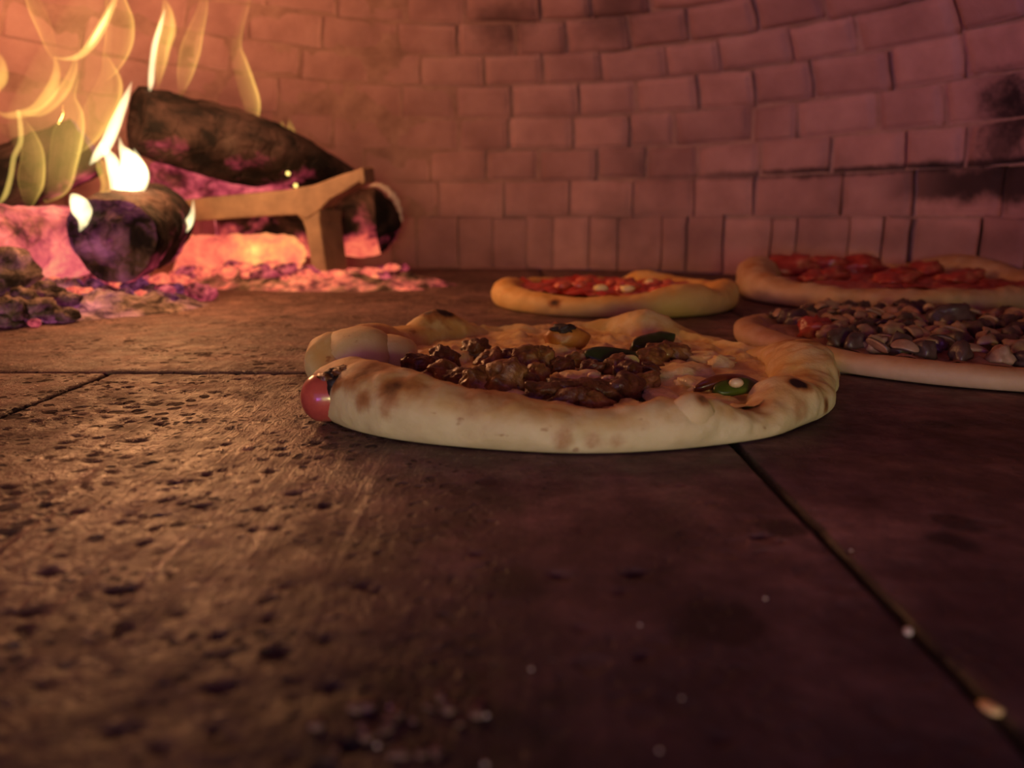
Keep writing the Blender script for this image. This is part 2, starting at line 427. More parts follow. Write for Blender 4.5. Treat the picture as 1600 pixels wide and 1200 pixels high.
def build_floor():
    V, F = [], []
    rows = [(-0.42, -0.045, [-0.9, -0.5, -0.16, 0.18, 0.52, 0.9], 0.02),
            (-0.045, 0.462, [-0.925, -0.585, -0.2465, 0.0945, 0.435, 0.775, 0.95], 0.0055),
            (0.462, 1.06, [-0.95, -0.42, 0.22, 0.56, 0.95], 0.0075),
            (1.06, 1.55, [-0.95, -0.60, 0.05, 0.62, 0.95], 0.012)]
    for (y0, y1, xs, st) in rows:
        for x0, x1 in zip(xs[:-1], xs[1:]):
            rs = R(int(x0 * 1000) + int(y0 * 77))
            dz = rs.uniform(-0.0006, 0.0006)
            if y0 < 0 < y1 and -0.3 < x0 < 0:
                st = 0.0014
            elif y0 < 0 < y1:
                st = 0.0050
            nx = max(6, int((x1 - x0) / st))
            ny = max(6, int((y1 - y0) / st))
            g = 0.0013
            def P(i, j, x0=x0, x1=x1, y0=y0, y1=y1, nx=nx, ny=ny, dz=dz, st=st):
                # rows near an edge are packed so that the arris can be rounded
                u = i / nx
                v = j / ny
                x = x0 + g + (x1 - x0 - 2 * g) * u
                y = y0 + g + (y1 - y0 - 2 * g) * v
                ex = min(i, nx - i)
                ey = min(j, ny - j)
                z = dz + 0.0005 * fbm(x, y, 3, 18, 3)
                if st < 0.003:
                    wr = max(0.12, min(1.0, (0.02 - x) / 0.12))
                    z += wr * (0.0006 * fbm(x, y, 6, 75, 3) + 0.0004 * fbm(x, y, 2, 210, 2)) - pit_depth(x, y)
                j1 = 0.0016 * fbm(x, y, 9, 60, 3)
                if ex == 0:
                    x += j1 + (0.0008 if i == 0 else -0.0008) * 0
                    z -= 0.0016
                if ey == 0:
                    y += j1
                    z -= 0.0016
                if ex == 1:
                    x = x0 + g + 0.0016 + abs(j1) if i == 1 else x1 - g - 0.0016 - abs(j1)
                if ey == 1:
                    y = y0 + g + 0.0016 + abs(j1) if j == 1 else y1 - g - 0.0016 - abs(j1)
                return (x, y, z)
            b = len(V)
            for j in range(ny + 1):
                for i in range(nx + 1):
                    V.append(P(i, j))
            w = nx + 1
            for j in range(ny):
                for i in range(nx):
                    a = b + j * w + i
                    F.append((a, a + 1, a + w + 1, a + w))
            # sides down into the joint
            ring = [(i, 0) for i in range(nx)] + [(nx, j) for j in range(ny)] + [(i, ny) for i in range(nx, 0, -1)] + [(0, j) for j in range(ny, 0, -1)]
            c = len(V)
            for (i, j) in ring:
                p = V[b + j * w + i]
                V.append((p[0], p[1], -0.03))
            n = len(ring)
            for q in range(n):
                i, j = ring[q]
                i2, j2 = ring[(q + 1) % n]
                F.append((b + j * w + i, c + q, c + (q + 1) % n, b + j2 * w + i2))
    # bedding under the joints
    b = len(V)
    V += [(-0.98, -0.45, -0.012), (0.98, -0.45, -0.012), (0.98, 1.6, -0.012), (-0.98, 1.6, -0.012)]
    F.append((b, b + 1, b + 2, b + 3))
    mi = [0] * (len(F) - 1) + [1]
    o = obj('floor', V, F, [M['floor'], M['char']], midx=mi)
    return structure(o, 'dark pitted stone slab oven floor with open joints', 'oven floor')
build_floor()

# ------------------------------------------------------------------ brick wall and dome
CX, CY, RX, RY = -0.045, 0.633, 0.703, 0.777
RW = 0.74
HC, HD = 0.143, 0.45            # height of the crease, rise of the dome
def prof(s):
    """arc length s along the wall -> radius, height, outward slope"""
    if s <= HC:
        return RW, s, 0.0
    a = (s - HC) / 0.578           # 0..~1.6 quarter ellipse parameter, close to arc length
    a = min(a, PI / 2 - 0.02)
    return RW * cos(a), HC + HD * sin(a), a
def wallP(az, s, off):
    r, h, a = prof(s)
    # inward normal
    n_r, n_z = -cos(a) , -sin(a) * 0.9
    l = math.hypot(n_r, n_z)
    r += off * n_r / l
    h += off * n_z / l
    return (CX + r * RX / RW * cos(az), CY + r * RY / RW * sin(az), h)

def in_mouth(az, s):
    d = (az + PI / 2 + PI) % (2 * PI) - PI
    return abs(d) < 0.50 and s < 0.30

def build_bricks(name, courses, label, cat, seed):
    rs = R(seed)
    V, F, T = [], [], []
    for (s0, s1, bw, gap, relief, nv) in courses:
        rmid = prof((s0 + s1) / 2)[0]
        n = max(6, int(2 * PI * rmid / bw))
        cuts = [(q + rs.uniform(-0.17, 0.17)) / n * 2 * PI for q in range(n)]
        st = rs.uniform(0, 2 * PI)
        cuts = [c + st for c in cuts] + [cuts[0] + st + 2 * PI]
        for a0, a1 in zip(cuts[:-1], cuts[1:]):
            am = (a0 + a1) / 2
            if in_mouth(am, (s0 + s1) / 2):
                continue
            d = ((am - 2.10 + PI) % (2 * PI)) - PI      # towards the fire the joints are smeared flush
            flush = max(0.0, min(1.0, (d + 0.75) / 0.45)) if abs(d) < 1.3 else 0.0
            rel = relief * (1 - 0.85 * flush)
            push = rs.uniform(-0.0025, 0.0025) * (1 - 0.6 * flush)
            tilt = rs.uniform(-0.003, 0.003) * (1 - 0.5 * flush)
            tilt2 = rs.uniform(-0.002, 0.002)
            tone = 0.6 + (rs.random() - 0.6) * (1 - 0.8 * flush)
            g = gap * rs.uniform(0.6, 1.5) * (1 - 0.6 * flush)
            if s0 == 0:                                    # the one wide open joint
                for full in (0.5845, 0.5845 + 2 * PI):
                    if abs(a1 - full) < 0.043:
                        a1 = full - 0.003
                    elif abs(a0 - full) < 0.043:
                        a0 = full + 0.003
            gs = gap * rs.uniform(0.35, 0.8)
            nu = 8
            ga = g / rmid
            j0, j1 = rs.uniform(-0.003, 0.003), rs.uniform(-0.003, 0.003)
            us = [0, 0.05, 0.14, 0.32, 0.5, 0.68, 0.86, 0.95, 1]
            vs = [0, 0.07, 0.2, 0.5, 0.8, 0.93, 1]
            b = len(V)
            for iv, v in enumerate(vs):
                for iu, u in enumerate(us):
                    az = a0 + ga + (a1 - a0 - 2 * ga) * u
                    s = s0 + gs + (s1 - s0 - 2 * gs) * v + (j0 * (1 - u) + j1 * u)
                    eu = min(u, 1 - u) * (a1 - a0) * rmid
                    ev = min(v, 1 - v) * (s1 - s0)
                    e = min(eu, ev)
                    off = push + tilt * (u - 0.5) * 2 + tilt2 * (v - 0.5) * 2
                    off += rel * (min(1.0, e / 0.007) ** 0.5 - 1.0)
                    x, y, z = wallP(az, max(s, 0.001), 0)
                    off += 0.0022 * fbm(x, y, z, 22, 3)
                    jx = 0.0022 * nz(x, y, z, 45) if e < 0.006 else 0
                    V.append(wallP(az + jx / rmid, max(s + jx, 0.0), off))
                    T.append(tone)
            w = len(us)
            for iv in range(len(vs) - 1):
                for iu in range(w - 1):
                    a = b + iv * w + iu
                    F.append((a, a + 1, a + w + 1, a + w))
            # sides
            ring = [(i, 0) for i in range(w - 1)] + [(w - 1, j) for j in range(len(vs) - 1)] + [(i, len(vs) - 1) for i in range(w - 1, 0, -1)] + [(0, j) for j in range(len(vs) - 1, 0, -1)]
            c = len(V)
            for (i, j) in ring:
                px, py, pz = V[b + j * w + i]
                dx, dy = px - CX, py - CY
                l = math.hypot(dx, dy) or 1
                V.append((px + dx / l * 0.012, py + dy / l * 0.012, max(pz, 0.0)))
                T.append(tone)
            m = len(ring)
            for q in range(m):
                i, j = ring[q]
                i2, j2 = ring[(q + 1) % m]
                F.append((b + j * w + i, b + j2 * w + i2, c + (q + 1) % m, c + q))
    nb = len(F)
    # mortar bed behind the bricks
    s_lo, s_hi = max(0.0, courses[0][0] - 0.006), courses[-1][1] + 0.006
    ns = max(3, int((s_hi - s_lo) / 0.012))
    na = 420
    b = len(V)
    for js in range(ns + 1):
        s = s_lo + (s_hi - s_lo) * js / ns
        for ia in range(na):
            az = 2 * PI * ia / na
            x, y, z = wallP(az, s, 0)
            d = ((az - 2.10 + PI) % (2 * PI)) - PI
            flush = max(0.0, min(1.0, (d + 0.75) / 0.45)) if abs(d) < 1.3 else 0.0
            off = -0.0105 + 0.0098 * flush + 0.0018 * fbm(x, y, z, 40, 3)
            V.append(wallP(az, s, off))
            T.append(0.5)
    for js in range(ns):
        s = s_lo + (s_hi - s_lo) * (js + 0.5) / ns
        for ia in range(na):
            if in_mouth(2 * PI * (ia + 0.5) / na, s):
                continue
            a = b + js * na + ia
            a2 = b + js * na + (ia + 1) % na
            F.append((a, a2, a2 + na, a + na))
    mi = [0] * nb + [1] * (len(F) - nb)
    o = obj(name, V, F, [M['brick'], M['mortar']], midx=mi)
    at = o.data.attributes.new('tone', 'FLOAT', 'POINT')
    at.data.foreach_set('value', T)
    return structure(o, label, cat)

build_bricks('wall_back', [(0.0, 0.093, 0.062, 0.0012, 0.003, 6), (0.093, 0.158, 0.118, 0.0020, 0.005, 6)],
             'curved fire brick wall around the oven floor', 'brick wall', 5)
crs = []
s = 0.158
while s < 0.98:
    h = 0.066 if s < 0.35 else 0.058
    crs.append((s, s + h, 0.100, 0.0026, 0.0085, 6))
    s += h
build_bricks('ceiling', crs, 'fire brick oven dome in stepped courses', 'brick dome', 9)

# ------------------------------------------------------------------ dough and toppings
def gauss(d, s):
    return math.exp(-0.5 * (d / s) ** 2)
def adiff(a, b):
    return (a - b + 180) % 360 - 180

def make_crust(parent, par, mat, N=480, K=36, seed=0):
    """rim tube + bottom disc; par(theta_deg) -> outer radius, width, height; burns: (theta, frac, size_m, amount)"""
    V, F, B, T = [], [], [], []
    lump = par['lump']
    cent = []
    for i in range(N):
        th = 360.0 * i / N
        ro, w, h = par['f'](th)
        t = math.radians(th)
        for q in range(K):
            ph = 2 * PI * q / K
            c, s_ = cos(ph), sin(ph)
            cx = math.copysign(abs(c) ** 0.86, c)
            sz = math.copysign(abs(s_) ** 0.86, s_)
            rr = ro - w / 2 + w / 2 * cx
            z = h * (0.44 + 0.56 * sz)
            z = max(z, 0.0004 + 0.0004 * cx)
            # lean the inner side down to the filling
            if c < 0 and s_ > 0:
                z *= 1 - 0.16 * abs(c)
            x, y = rr * cos(t), rr * sin(t)
            dsp = lump * (fbm(x + seed, y, z, 34, 3) + 0.35 * fbm(x, y + seed, z, 110, 2))
            nrx = cx * cos(t)
            nry = cx * sin(t)
            k = min(1.0, z / 0.006)
            x += dsp * nrx * k
            y += dsp * nry * k
            z += dsp * max(sz, 0) * k
            V.append((x, y, z))
            T.append(max(0.0, min(1.0, 0.5 + 0.7 * sz - 0.25 * cx)))
    for i in range(N):
        for q in range(K):
            a = i * K + q
            a2 = i * K + (q + 1) % K
            b = ((i + 1) % N) * K + q
            b2 = ((i + 1) % N) * K + (q + 1) % K
            F.append((a, b, b2, a2))
    c0 = len(V)
    V.append((0, 0, 0.0005))
    T.append(0.3)
    ring = []
    for i in range(0, N, 4):
        th = 360.0 * i / N
        ro, w, h = par['f'](th)
        t = math.radians(th)
        V.append(((ro - w * 0.5) * cos(t), (ro - w * 0.5) * sin(t), 0.0005))
        T.append(0.3)
        ring.append(len(V) - 1)
    for a, b in zip(ring, ring[1:] + ring[:1]):
        F.append((c0, b, a))
    burns = []
    for (th, fr, hz, size, amt) in par.get('burns', []):
        ro, w, h = par['f'](th)
        t = math.radians(th)
        rr = ro - w / 2 + w / 2 * fr
        burns.append((Vector((rr * cos(t), rr * sin(t), h * hz)), size, amt))
    for v in V:
        b = 0.0
        p = Vector(v)
        for c, size, amt in burns:
            d = (p - c).length
            if d < size * 2.2:
                d += size * 0.9 * fbm(p.x, p.y, p.z, 90, 3)
                b = max(b, amt * max(0.0, min(1.0, 1.35 - d / size)))
        B.append(b)
    o = obj('crust', V, F, mat, parent)
    for nm, vals in (('burn', B), ('toast', T)):
        at = o.data.attributes.new(nm, 'FLOAT', 'POINT')
        at.data.foreach_set('value', vals)
    return o

def make_filling(name, parent, par, mat, base=0.0085, amp=0.004, sc=40, seed=0, NR=46, NA=200, label=None):
    V, F = [], []
    for j in range(NR + 1):
        u = j / NR
        for i in range(NA):
            th = 360.0 * i / NA
            ro, w, h = par['f'](th)
            r = (ro - w * 0.55) * u
            t = math.radians(th)
            x, y = r * cos(t), r * sin(t)
            z = base + amp * fbm(x, y, seed, sc, 4) * 1.6 + amp * 0.8 * abs(nz(x, y, seed + 3, sc * 2.4))
            e = max(0.0, (u - 0.86) / 0.14)
            z = z + e * e * 0.003
            V.append((x, y, max(z, 0.003)))
    for j in range(NR):
        for i in range(NA):
            a = j * NA + i
            a2 = j * NA + (i + 1) % NA
            F.append((a, a2, a2 + NA, a + NA))
    return obj(name, V, F, mat, parent, label=label)

_ico = {}
def ico(n):
    if n not in _ico:
        bm = bmesh.new()
        bmesh.ops.create_icosphere(bm, subdivisions=n, radius=1.0)
        bm.verts.ensure_lookup_table()
        _ico[n] = ([v.co.copy() for v in bm.verts], [tuple(v.index for v in f.verts) for f in bm.faces])
        bm.free()
    return _ico[n]

def lump_geo(size, seed, rough=0.35, sc=1.3, sub=3, rotz=0.0, tilt=(0, 0), angular=0.0, fine=0.0):
    vs, fs = ico(sub)
    m = Matrix.Rotation(rotz, 3, 'Z') @ Matrix.Rotation(tilt[0], 3, 'X') @ Matrix.Rotation(tilt[1], 3, 'Y')
    out = []
    for v in vs:
        d = 1 + rough * fbm(v.x + seed * 3.1, v.y, v.z - seed, sc, 3)
        if fine:
            d += fine * fbm(v.x * 1.0 + seed, v.y + 5, v.z, 3.4, 3) - fine * 0.6 * abs(mnoise.noise((v.x * 2.1, v.y * 2.1 + seed, v.z * 2.1)))
        if angular:
            c = mnoise.cell((v.x * 1.3 + seed, v.y * 1.3, v.z * 1.3))
            d += angular * (c - 0.5)
        p = Vector((v.x * d * size[0], v.y * d * size[1], v.z * d * size[2]))
        out.append(m @ p)
    return out, fs

def lump(name, parent, loc, size, mat, seed, label=None, **kw):
    v, f = lump_geo(size, seed, **kw)
    return obj(name, v, f, mat, parent, loc=loc, label=label)

def bent_slab(name, parent, loc, length, width, thick, mats, rotz=0.0, tilt=(0, 0), arch=0.0, seed=0, label=None, round_=True):
    """a strip or slice: a thick slab bent in an arch; top/sides carry mats[0], the cut faces mats[1]"""
    n, m = 18, 6
    V, F, MI = [], [], []
    mtx = Matrix.Rotation(rotz, 3, 'Z') @ Matrix.Rotation(tilt[0], 3, 'X') @ Matrix.Rotation(tilt[1], 3, 'Y')
    for side in (1, -1):
        for i in range(n + 1):
            u = i / n * 2 - 1
            wv = width / 2 * (max(0.05, 1 - abs(u) ** 3.2) ** 0.5 if round_ else 1)
            for j in range(m + 1):
                v = j / m * 2 - 1
                x = u * length / 2
                y = v * wv
                z = arch * (1 - u * u) + side * thick / 2 * (1 - 0.35 * abs(v) ** 3) + 0.12 * thick * nz(x + seed, y, side, 160)
                y += 0.1 * width * nz(x * 40 + seed, 3, 1)
                V.append(mtx @ Vector((x, y, z)))
    w = m + 1
    o2 = (n + 1) * w
    for i in range(n):
        for j in range(m):
            a = i * w + j
            F.append((a, a + w, a + w + 1, a + 1)); MI.append(1)
            F.append((o2 + a, o2 + a + 1, o2 + a + w + 1, o2 + a + w)); MI.append(1)
    for i in range(n):
        F.append((i * w, o2 + i * w, o2 + (i + 1) * w, (i + 1) * w)); MI.append(0)
        a = i * w + m
        F.append((a, a + w, o2 + a + w, o2 + a)); MI.append(0)
    for j in range(m):
        F.append((j, j + 1, o2 + j + 1, o2 + j)); MI.append(0)
        a = n * w + j
        F.append((a, o2 + a, o2 + a + 1, a + 1)); MI.append(0)
    return obj(name, V, F, list(mats), parent, loc=loc, midx=MI, label=label)

def bumps(base, lst):
    """theta-dependent rim: base = (ro, w, h) and gaussian bulges (theta, sigma, dro, dw, dh)"""
    def f(th):
        ro, w, h = base
        for (t0, sg, a, b, c) in lst:
            g = gauss(adiff(th, t0), sg)
            ro += a * g
            w += b * g
            h += c * g
        return ro, w, h
    return f

# ---- the big stuffed-crust pizza in front
PX, PY = 0.037, 0.446
main = thing('pizza', 'large cream-rimmed pizza in front with brown meat topping and a sausage tip', 'pizza', (PX, PY, 0))
mp = {'lump': 0.0042}
mp['f'] = bumps((0.1485, 0.028, 0.0155), [
    (226, 16, 0.014, 0.010, 0.014), (262, 20, 0.004, 0.002, 0.003), (196, 5, -0.010, 0.0, -0.010), (184, 9, 0.008, 0.004, 0.010), (174, 3, -0.004, 0, -0.006), (163, 10, 0.003, 0.010, 0.010),
    (131, 9, 0.002, 0.004, 0.012), (112, 8, 0, -0.008, -0.006), (90, 15, 0.0, -0.004, -0.002), (62, 7, 0.002, 0.010, 0.013), (40, 12, 0.0, 0.012, -0.006), (22, 8, -0.002, 0.006, -0.003),
    (350, 13, -0.002, 0.010, 0.012), (334, 8, -0.003, 0.0, -0.003), (312, 5, -0.001, 0.004, 0.005), (300, 5, 0, -0.006, -0.005), (283, 8, 0.0, 0.0, 0.003), (268, 8, 0, -0.004, -0.003)])
mp['burns'] = [(229, 0.45, 0.93, 0.012, 0.75), (232, 0.95, 0.62, 0.006, 0.65), (237, 0.75, 0.84, 0.010, 0.9), (224, 0.95, 0.75, 0.006, 0.7), (236, 0.98, 0.5, 0.005, 0.45), (264, 0.98, 0.42, 0.0055, 0.45), (268, 0.98, 0.44, 0.0055, 0.45), (272, 0.98, 0.40, 0.004, 0.4),
               (250, 0.1, 0.95, 0.016, 0.5), (131, 0.0, 1.0, 0.014, 1.1), (62, -0.1, 1.0, 0.008, 0.35), (353, 0.3, 1.0, 0.010, 0.75), (2, 0.0, 1.0, 0.009, 0.7), (312, 0.5, 0.95, 0.0055, 1.2), (300, -0.4, 0.95, 0.009, 0.7),
               (318, 0.98, 0.45, 0.0045, 0.85), (341, 0.98, 0.5, 0.004, 0.7), (308, 0.99, 0.55, 0.006, 0.5), (285, -0.1, 1.0, 0.010, 0.5), (330, -0.1, 1.0, 0.008, 0.45), (276, 0.98, 0.7, 0.004, 0.4), (166, 0.2, 1.0, 0.008, 0.35), (292, 0.98, 0.75, 0.004, 0.4), (205, 0.85, 0.9, 0.012, 1.1), (203, 0.5, 1.0, 0.010, 0.9)]
make_crust(main, mp, M['dough'], 640, 44, 1)
make_filling('cheese', main, mp, M['cheese'], 0.0090, 0.0046, 46, 2)

def loc(gx, z):
    return (gx[0] - PX, gx[1] - PY, z)

# sausage running inside the crust, its tip showing at the left end
def sausage():
    V, F = [], []
    n, m = 16, 24
    a = Vector((-0.0880 - PX, 0.347 - PY, 0.0120))
    d = Vector((-1.0, -0.12, -0.02)).normalized()
    u = d.cross(Vector((0, 0, 1))).normalized()
    w = u.cross(d)
    rad = 0.0115
    for i in range(n + 1):
        t = i / n
        if t < 0.6:
            x, r = -0.03 + 0.03 * t / 0.6, rad
        else:
            q = (t - 0.6) / 0.4 * PI / 2
            x, r = 0.010 * sin(q), rad * max(cos(q), 0.02)
        for j in range(m):
            p = 2 * PI * j / m
            V.append(a + d * x + u * (r * cos(p)) + w * (r * sin(p)))
    for i in range(n):
        for j in range(m):
            q = i * m + j
            q2 = i * m + (j + 1) % m
            F.append((q, q2, q2 + m, q + m))
    F.append(tuple(n * m + j for j in range(m)))
    obj('sausage', V, F, M['sausage'], main, label='shiny red sausage tip')
sausage()
# burnt ragged lip of dough over the sausage
for i, (x, y, z, a, b, c, m) in enumerate([(-0.0800, 0.3475, 0.0225, 7, 5, 3.5, 'char'), (-0.0850, 0.3440, 0.0215, 4, 3.5, 2.5, 'meat_dark'), (-0.0790, 0.3385, 0.0185, 4, 3, 5, 'char'), (-0.0800, 0.3560, 0.0225, 5, 4, 3, 'meat_dark'), (-0.0770, 0.3430, 0.0245, 5, 5, 2.5, 'meat_dark')]):
    lump('burnt_lip', main, (x - PX, y - PY, z), (a * 0.001, b * 0.001, c * 0.001), M[m], 3 + i, rough=1.0, sc=2.2, label='blackened ragged edge of crust')
# folds of dough inside the left rim
def dough_lump(gx, z, size, seed, rz=0.0, burnt=0.0):
    o = lump('dough_bubble', main, loc(gx, z), size, M['dough'], seed, rough=0.22, sc=1.2, rotz=rz)
    n = len(o.data.vertices)
    spot = Vector((0.35 * size[0], -0.35 * size[1], 0.8 * size[2]))
    vals = [max(0.0, 1.2 - (v.co - spot).length / (0.45 * size[2])) * burnt for v in o.data.vertices]
    for nm, val in (('burn', vals), ('toast', [0.55] * n)):
        at = o.data.attributes.new(nm, 'FLOAT', 'POINT')
        at.data.foreach_set('value', val)
dough_lump((-0.0710, 0.4461), 0.013, (0.016, 0.018, 0.013), 11, 0.4)
dough_lump((-0.0888, 0.4381), 0.016, (0.021, 0.024, 0.016), 12, 0.2)
dough_lump((0.0741, 0.3078), 0.013, (0.010, 0.008, 0.010), 14, 0.2, 1.0)

# chunks of browned meat, each a piece of its own
for i, (g, sx, sy, sz, rz, dark) in enumerate([
    ((-0.0483, 0.4121), 12, 9, 8, 0.5, 1), ((-0.0400, 0.4298), 10, 8, 8, 1.0, 1), ((-0.0228, 0.4656), 9, 8, 7, 0.2, 1), ((-0.0331, 0.3897), 12, 8, 7, -0.4, 0), ((-0.0253, 0.3816), 12, 7, 6, -0.2, 1),
    ((-0.0126, 0.4394), 10, 8, 6, 0.8, 0), ((-0.0150, 0.3673), 10, 8, 9, 0.5, 0), ((-0.0031, 0.3656), 12, 10, 11, 0.2, 0), ((0.0047, 0.3664), 9, 8, 7, 1.2, 1), ((0.0101, 0.4259), 10, 9, 8, 0.5, 0), ((0.0182, 0.4298), 9, 8, 8, 1.5, 0),
    ((0.0128, 0.3945), 9, 7, 6, 1.1, 0), ((0.0184, 0.3473), 14, 8, 6, 0.2, 1), ((0.0299, 0.3496), 13, 8, 7, -0.3, 1), ((0.0232, 0.3376), 12, 6, 5, 0.15, 1), ((0.0439, 0.3540), 12, 8, 6, 0.4, 1), ((0.0537, 0.3592), 11, 9, 7, 0.9, 1), ((0.0632, 0.3708), 10, 8, 6, 0.2, 0),
    ((0.0585, 0.4106), 9, 8, 7, 0.3, 0), ((0.0618, 0.3930), 9, 7, 7, 1.0, 1), ((0.0775, 0.4312), 10, 8, 7, 0.5, 0), ((0.0884, 0.4543), 9, 8, 7, 0.4, 0), ((0.1003, 0.4600), 10, 7, 6, 0.0, 0), ((0.0437, 0.4118), 8, 7, 5, 0.7, 1),
    ((0.0392, 0.4407), 9, 7, 5, 0.1, 0), ((0.0736, 0.4029), 9, 7, 5, 0.6, 1), ((-0.0400, 0.3911), 8, 6, 5, 0.6, 0), ((0.0266, 0.4173), 8, 6, 5, 0.2, 1), ((0.0378, 0.3393), 9, 6, 4, 0.2, 0), ((0.0709, 0.4407), 7, 6, 5, 0.2, 0), ((-0.0019, 0.4461), 8, 7, 5, 0.9, 1)]):
    lump('meat_chunk', main, loc(g, 0.0100 + sz * 0.00042), (sx * 0.00105, sy * 0.00105, sz * 0.00105), M['meat_dark' if dark else 'meat'], 20 + i, rough=0.62, sc=1.3, sub=4, fine=0.17, rotz=rz, tilt=(0.2 * sin(i), 0.3 * cos(i * 2)))
# blobs of pale cheese
for i, (g, sx, sy, sz) in enumerate([((-0.0351, 0.4512), 12, 10, 6), ((-0.0204, 0.3682), 12, 9, 5), ((0.0348, 0.3895), 14, 10, 7), ((0.0901, 0.4044), 20, 16, 7), ((0.0940, 0.3801), 15, 10, 5), ((0.0141, 0.3275), 18, 9, 5), ((0.0541, 0.3314), 15, 8, 4), ((-0.0472, 0.3958), 12, 8, 4),
                                    ((0.0474, 0.3831), 10, 8, 5), ((0.1185, 0.4515), 16, 12, 5), ((0.1201, 0.4359), 10, 8, 6), ((0.0701, 0.3562), 20, 8, 4), ((0.0000, 0.4461), 10, 8, 5), ((0.0284, 0.4796), 22, 12, 5), ((-0.0031, 0.3586), 18, 8, 4), ((0.1021, 0.5047), 14, 9, 6)]):
    lump('cheese_blob', main, loc(g, 0.0095), (sx * 0.001, sy * 0.001, sz * 0.001), M['curd'], 70 + i, rough=0.6, sc=1.9, fine=0.3, rotz=i * 1.3, label='pale melted cheese')
# zucchini, pepper, squash, nuts
Z2 = (M['zucchini_skin'], M['zucchini_flesh'])
bent_slab('zucchini_slice', main, loc((0.0586, 0.4325), 0.0150), 0.034, 0.011, 0.0055, (M['zucchini_skin'], M['zucchini_skin']), rotz=-0.35, tilt=(0.9, 0.12), seed=1, label='dark green zucchini slice')
bent_slab('zucchini_slice', main, loc((0.0890, 0.4805), 0.0155), 0.031, 0.012, 0.008, (M['zucchini_skin'], M['zucchini_skin']), rotz=0.5, tilt=(0.7, -0.15), seed=2, label='dark green zucchini slice')
bent_slab('zucchini_slice', main, loc((0.0635, 0.4085), 0.0165), 0.010, 0.008, 0.005, Z2, rotz=0.2, tilt=(0.9, 0), seed=3)
bent_slab('pepper_strip', main, loc((0.1058, 0.3693), 0.0115), 0.036, 0.0065, 0.004, (M['pepper'], M['pepper']), rotz=0.30, tilt=(0.35, 0), arch=0.005, seed=4, label='roasted red pepper strip')
bent_slab('green_pepper_strip', main, loc((0.1088, 0.3639), 0.012), 0.026, 0.010, 0.004, (M['green_pepper'], M['green_pepper']), rotz=0.35, tilt=(0.5, 0), arch=0.002, seed=5, label='green pepper strip')
lump('squash_piece', main, loc((0.0357, 0.4931), 0.016), (0.015, 0.010, 0.009), M['onion'], 41, rough=0.4, sc=1.6, label='orange roasted squash piece')
lump('charred_tip', main, loc((0.0337, 0.4893), 0.0235), (0.008, 0.006, 0.003), M['char'], 42, rough=0.8, sc=2.0, label='blackened tip of the squash')
for i, g in enumerate([(0.1067, 0.3573), (0.0465, 0.3690), (0.0480, 0.3687), (0.0412, 0.3783)]):
    lump('pine_nut', main, loc(g, 0.0155 if i else 0.0165), (0.0036, 0.0026, 0.0024), M['nut'], 50 + i, rough=0.1, rotz=i * 0.9, sub=2)

# ---- small tomato pizza behind it
P2 = (0.109, 0.838)
p2 = thing('pizza', 'small golden-rimmed pizza with bare tomato sauce, behind the meat pizza and near the fire', 'pizza', P2 + (0,))
q2 = {'lump': 0.003, 'f': bumps((0.131, 0.029, 0.022), [(180, 22, 0.0, 0.004, 0.005), (300, 16, 0.002, 0.010, 0.010), (318, 6, 0, -0.004, -0.004), (345, 14, 0.002, 0.004, 0.008), (62, 12, 0.0, 0.008, 0.008), (80, 6, 0, 0, -0.006), (250, 16, 0, 0, -0.003), (278, 8, 0, 0, -0.002), (110, 20, 0, -0.006, -0.001)]),
      'burns': [(238, 0.9, 0.75, 0.008, 0.9), (97, -0.4, 0.8, 0.016, 0.55), (88, -0.4, 0.8, 0.010, 0.5), (205, 0.9, 0.6, 0.007, 0.3), (325, 0.9, 0.6, 0.008, 0.3)]}
make_crust(p2, q2, M['dough_gold'], 260, 28, 5)
make_filling('tomato_sauce', p2, q2, M['sauce'], 0.017, 0.0055, 42, 6, 30, 120, label='wet red tomato sauce')
rs = R(4)
for i in range(14):
    a, r = rs.uniform(0, 2 * PI), 0.085 * math.sqrt(rs.random())
    lump('tomato_piece', p2, (r * cos(a), r * sin(a), 0.020), (rs.uniform(0.006, 0.013), rs.uniform(0.006, 0.012), 0.006), M['tomato'], 90 + i, rough=0.4, sub=2, rotz=a)
for i, (x, y) in enumerate([(-0.018, -0.050), (0.008, -0.058), (0.045, 0.02)]):
    lump('cheese_crumb', p2, (x, y, 0.022), (0.008, 0.006, 0.004), M['curd'], 110 + i, rough=0.5, sub=2, label='pale cheese crumb')

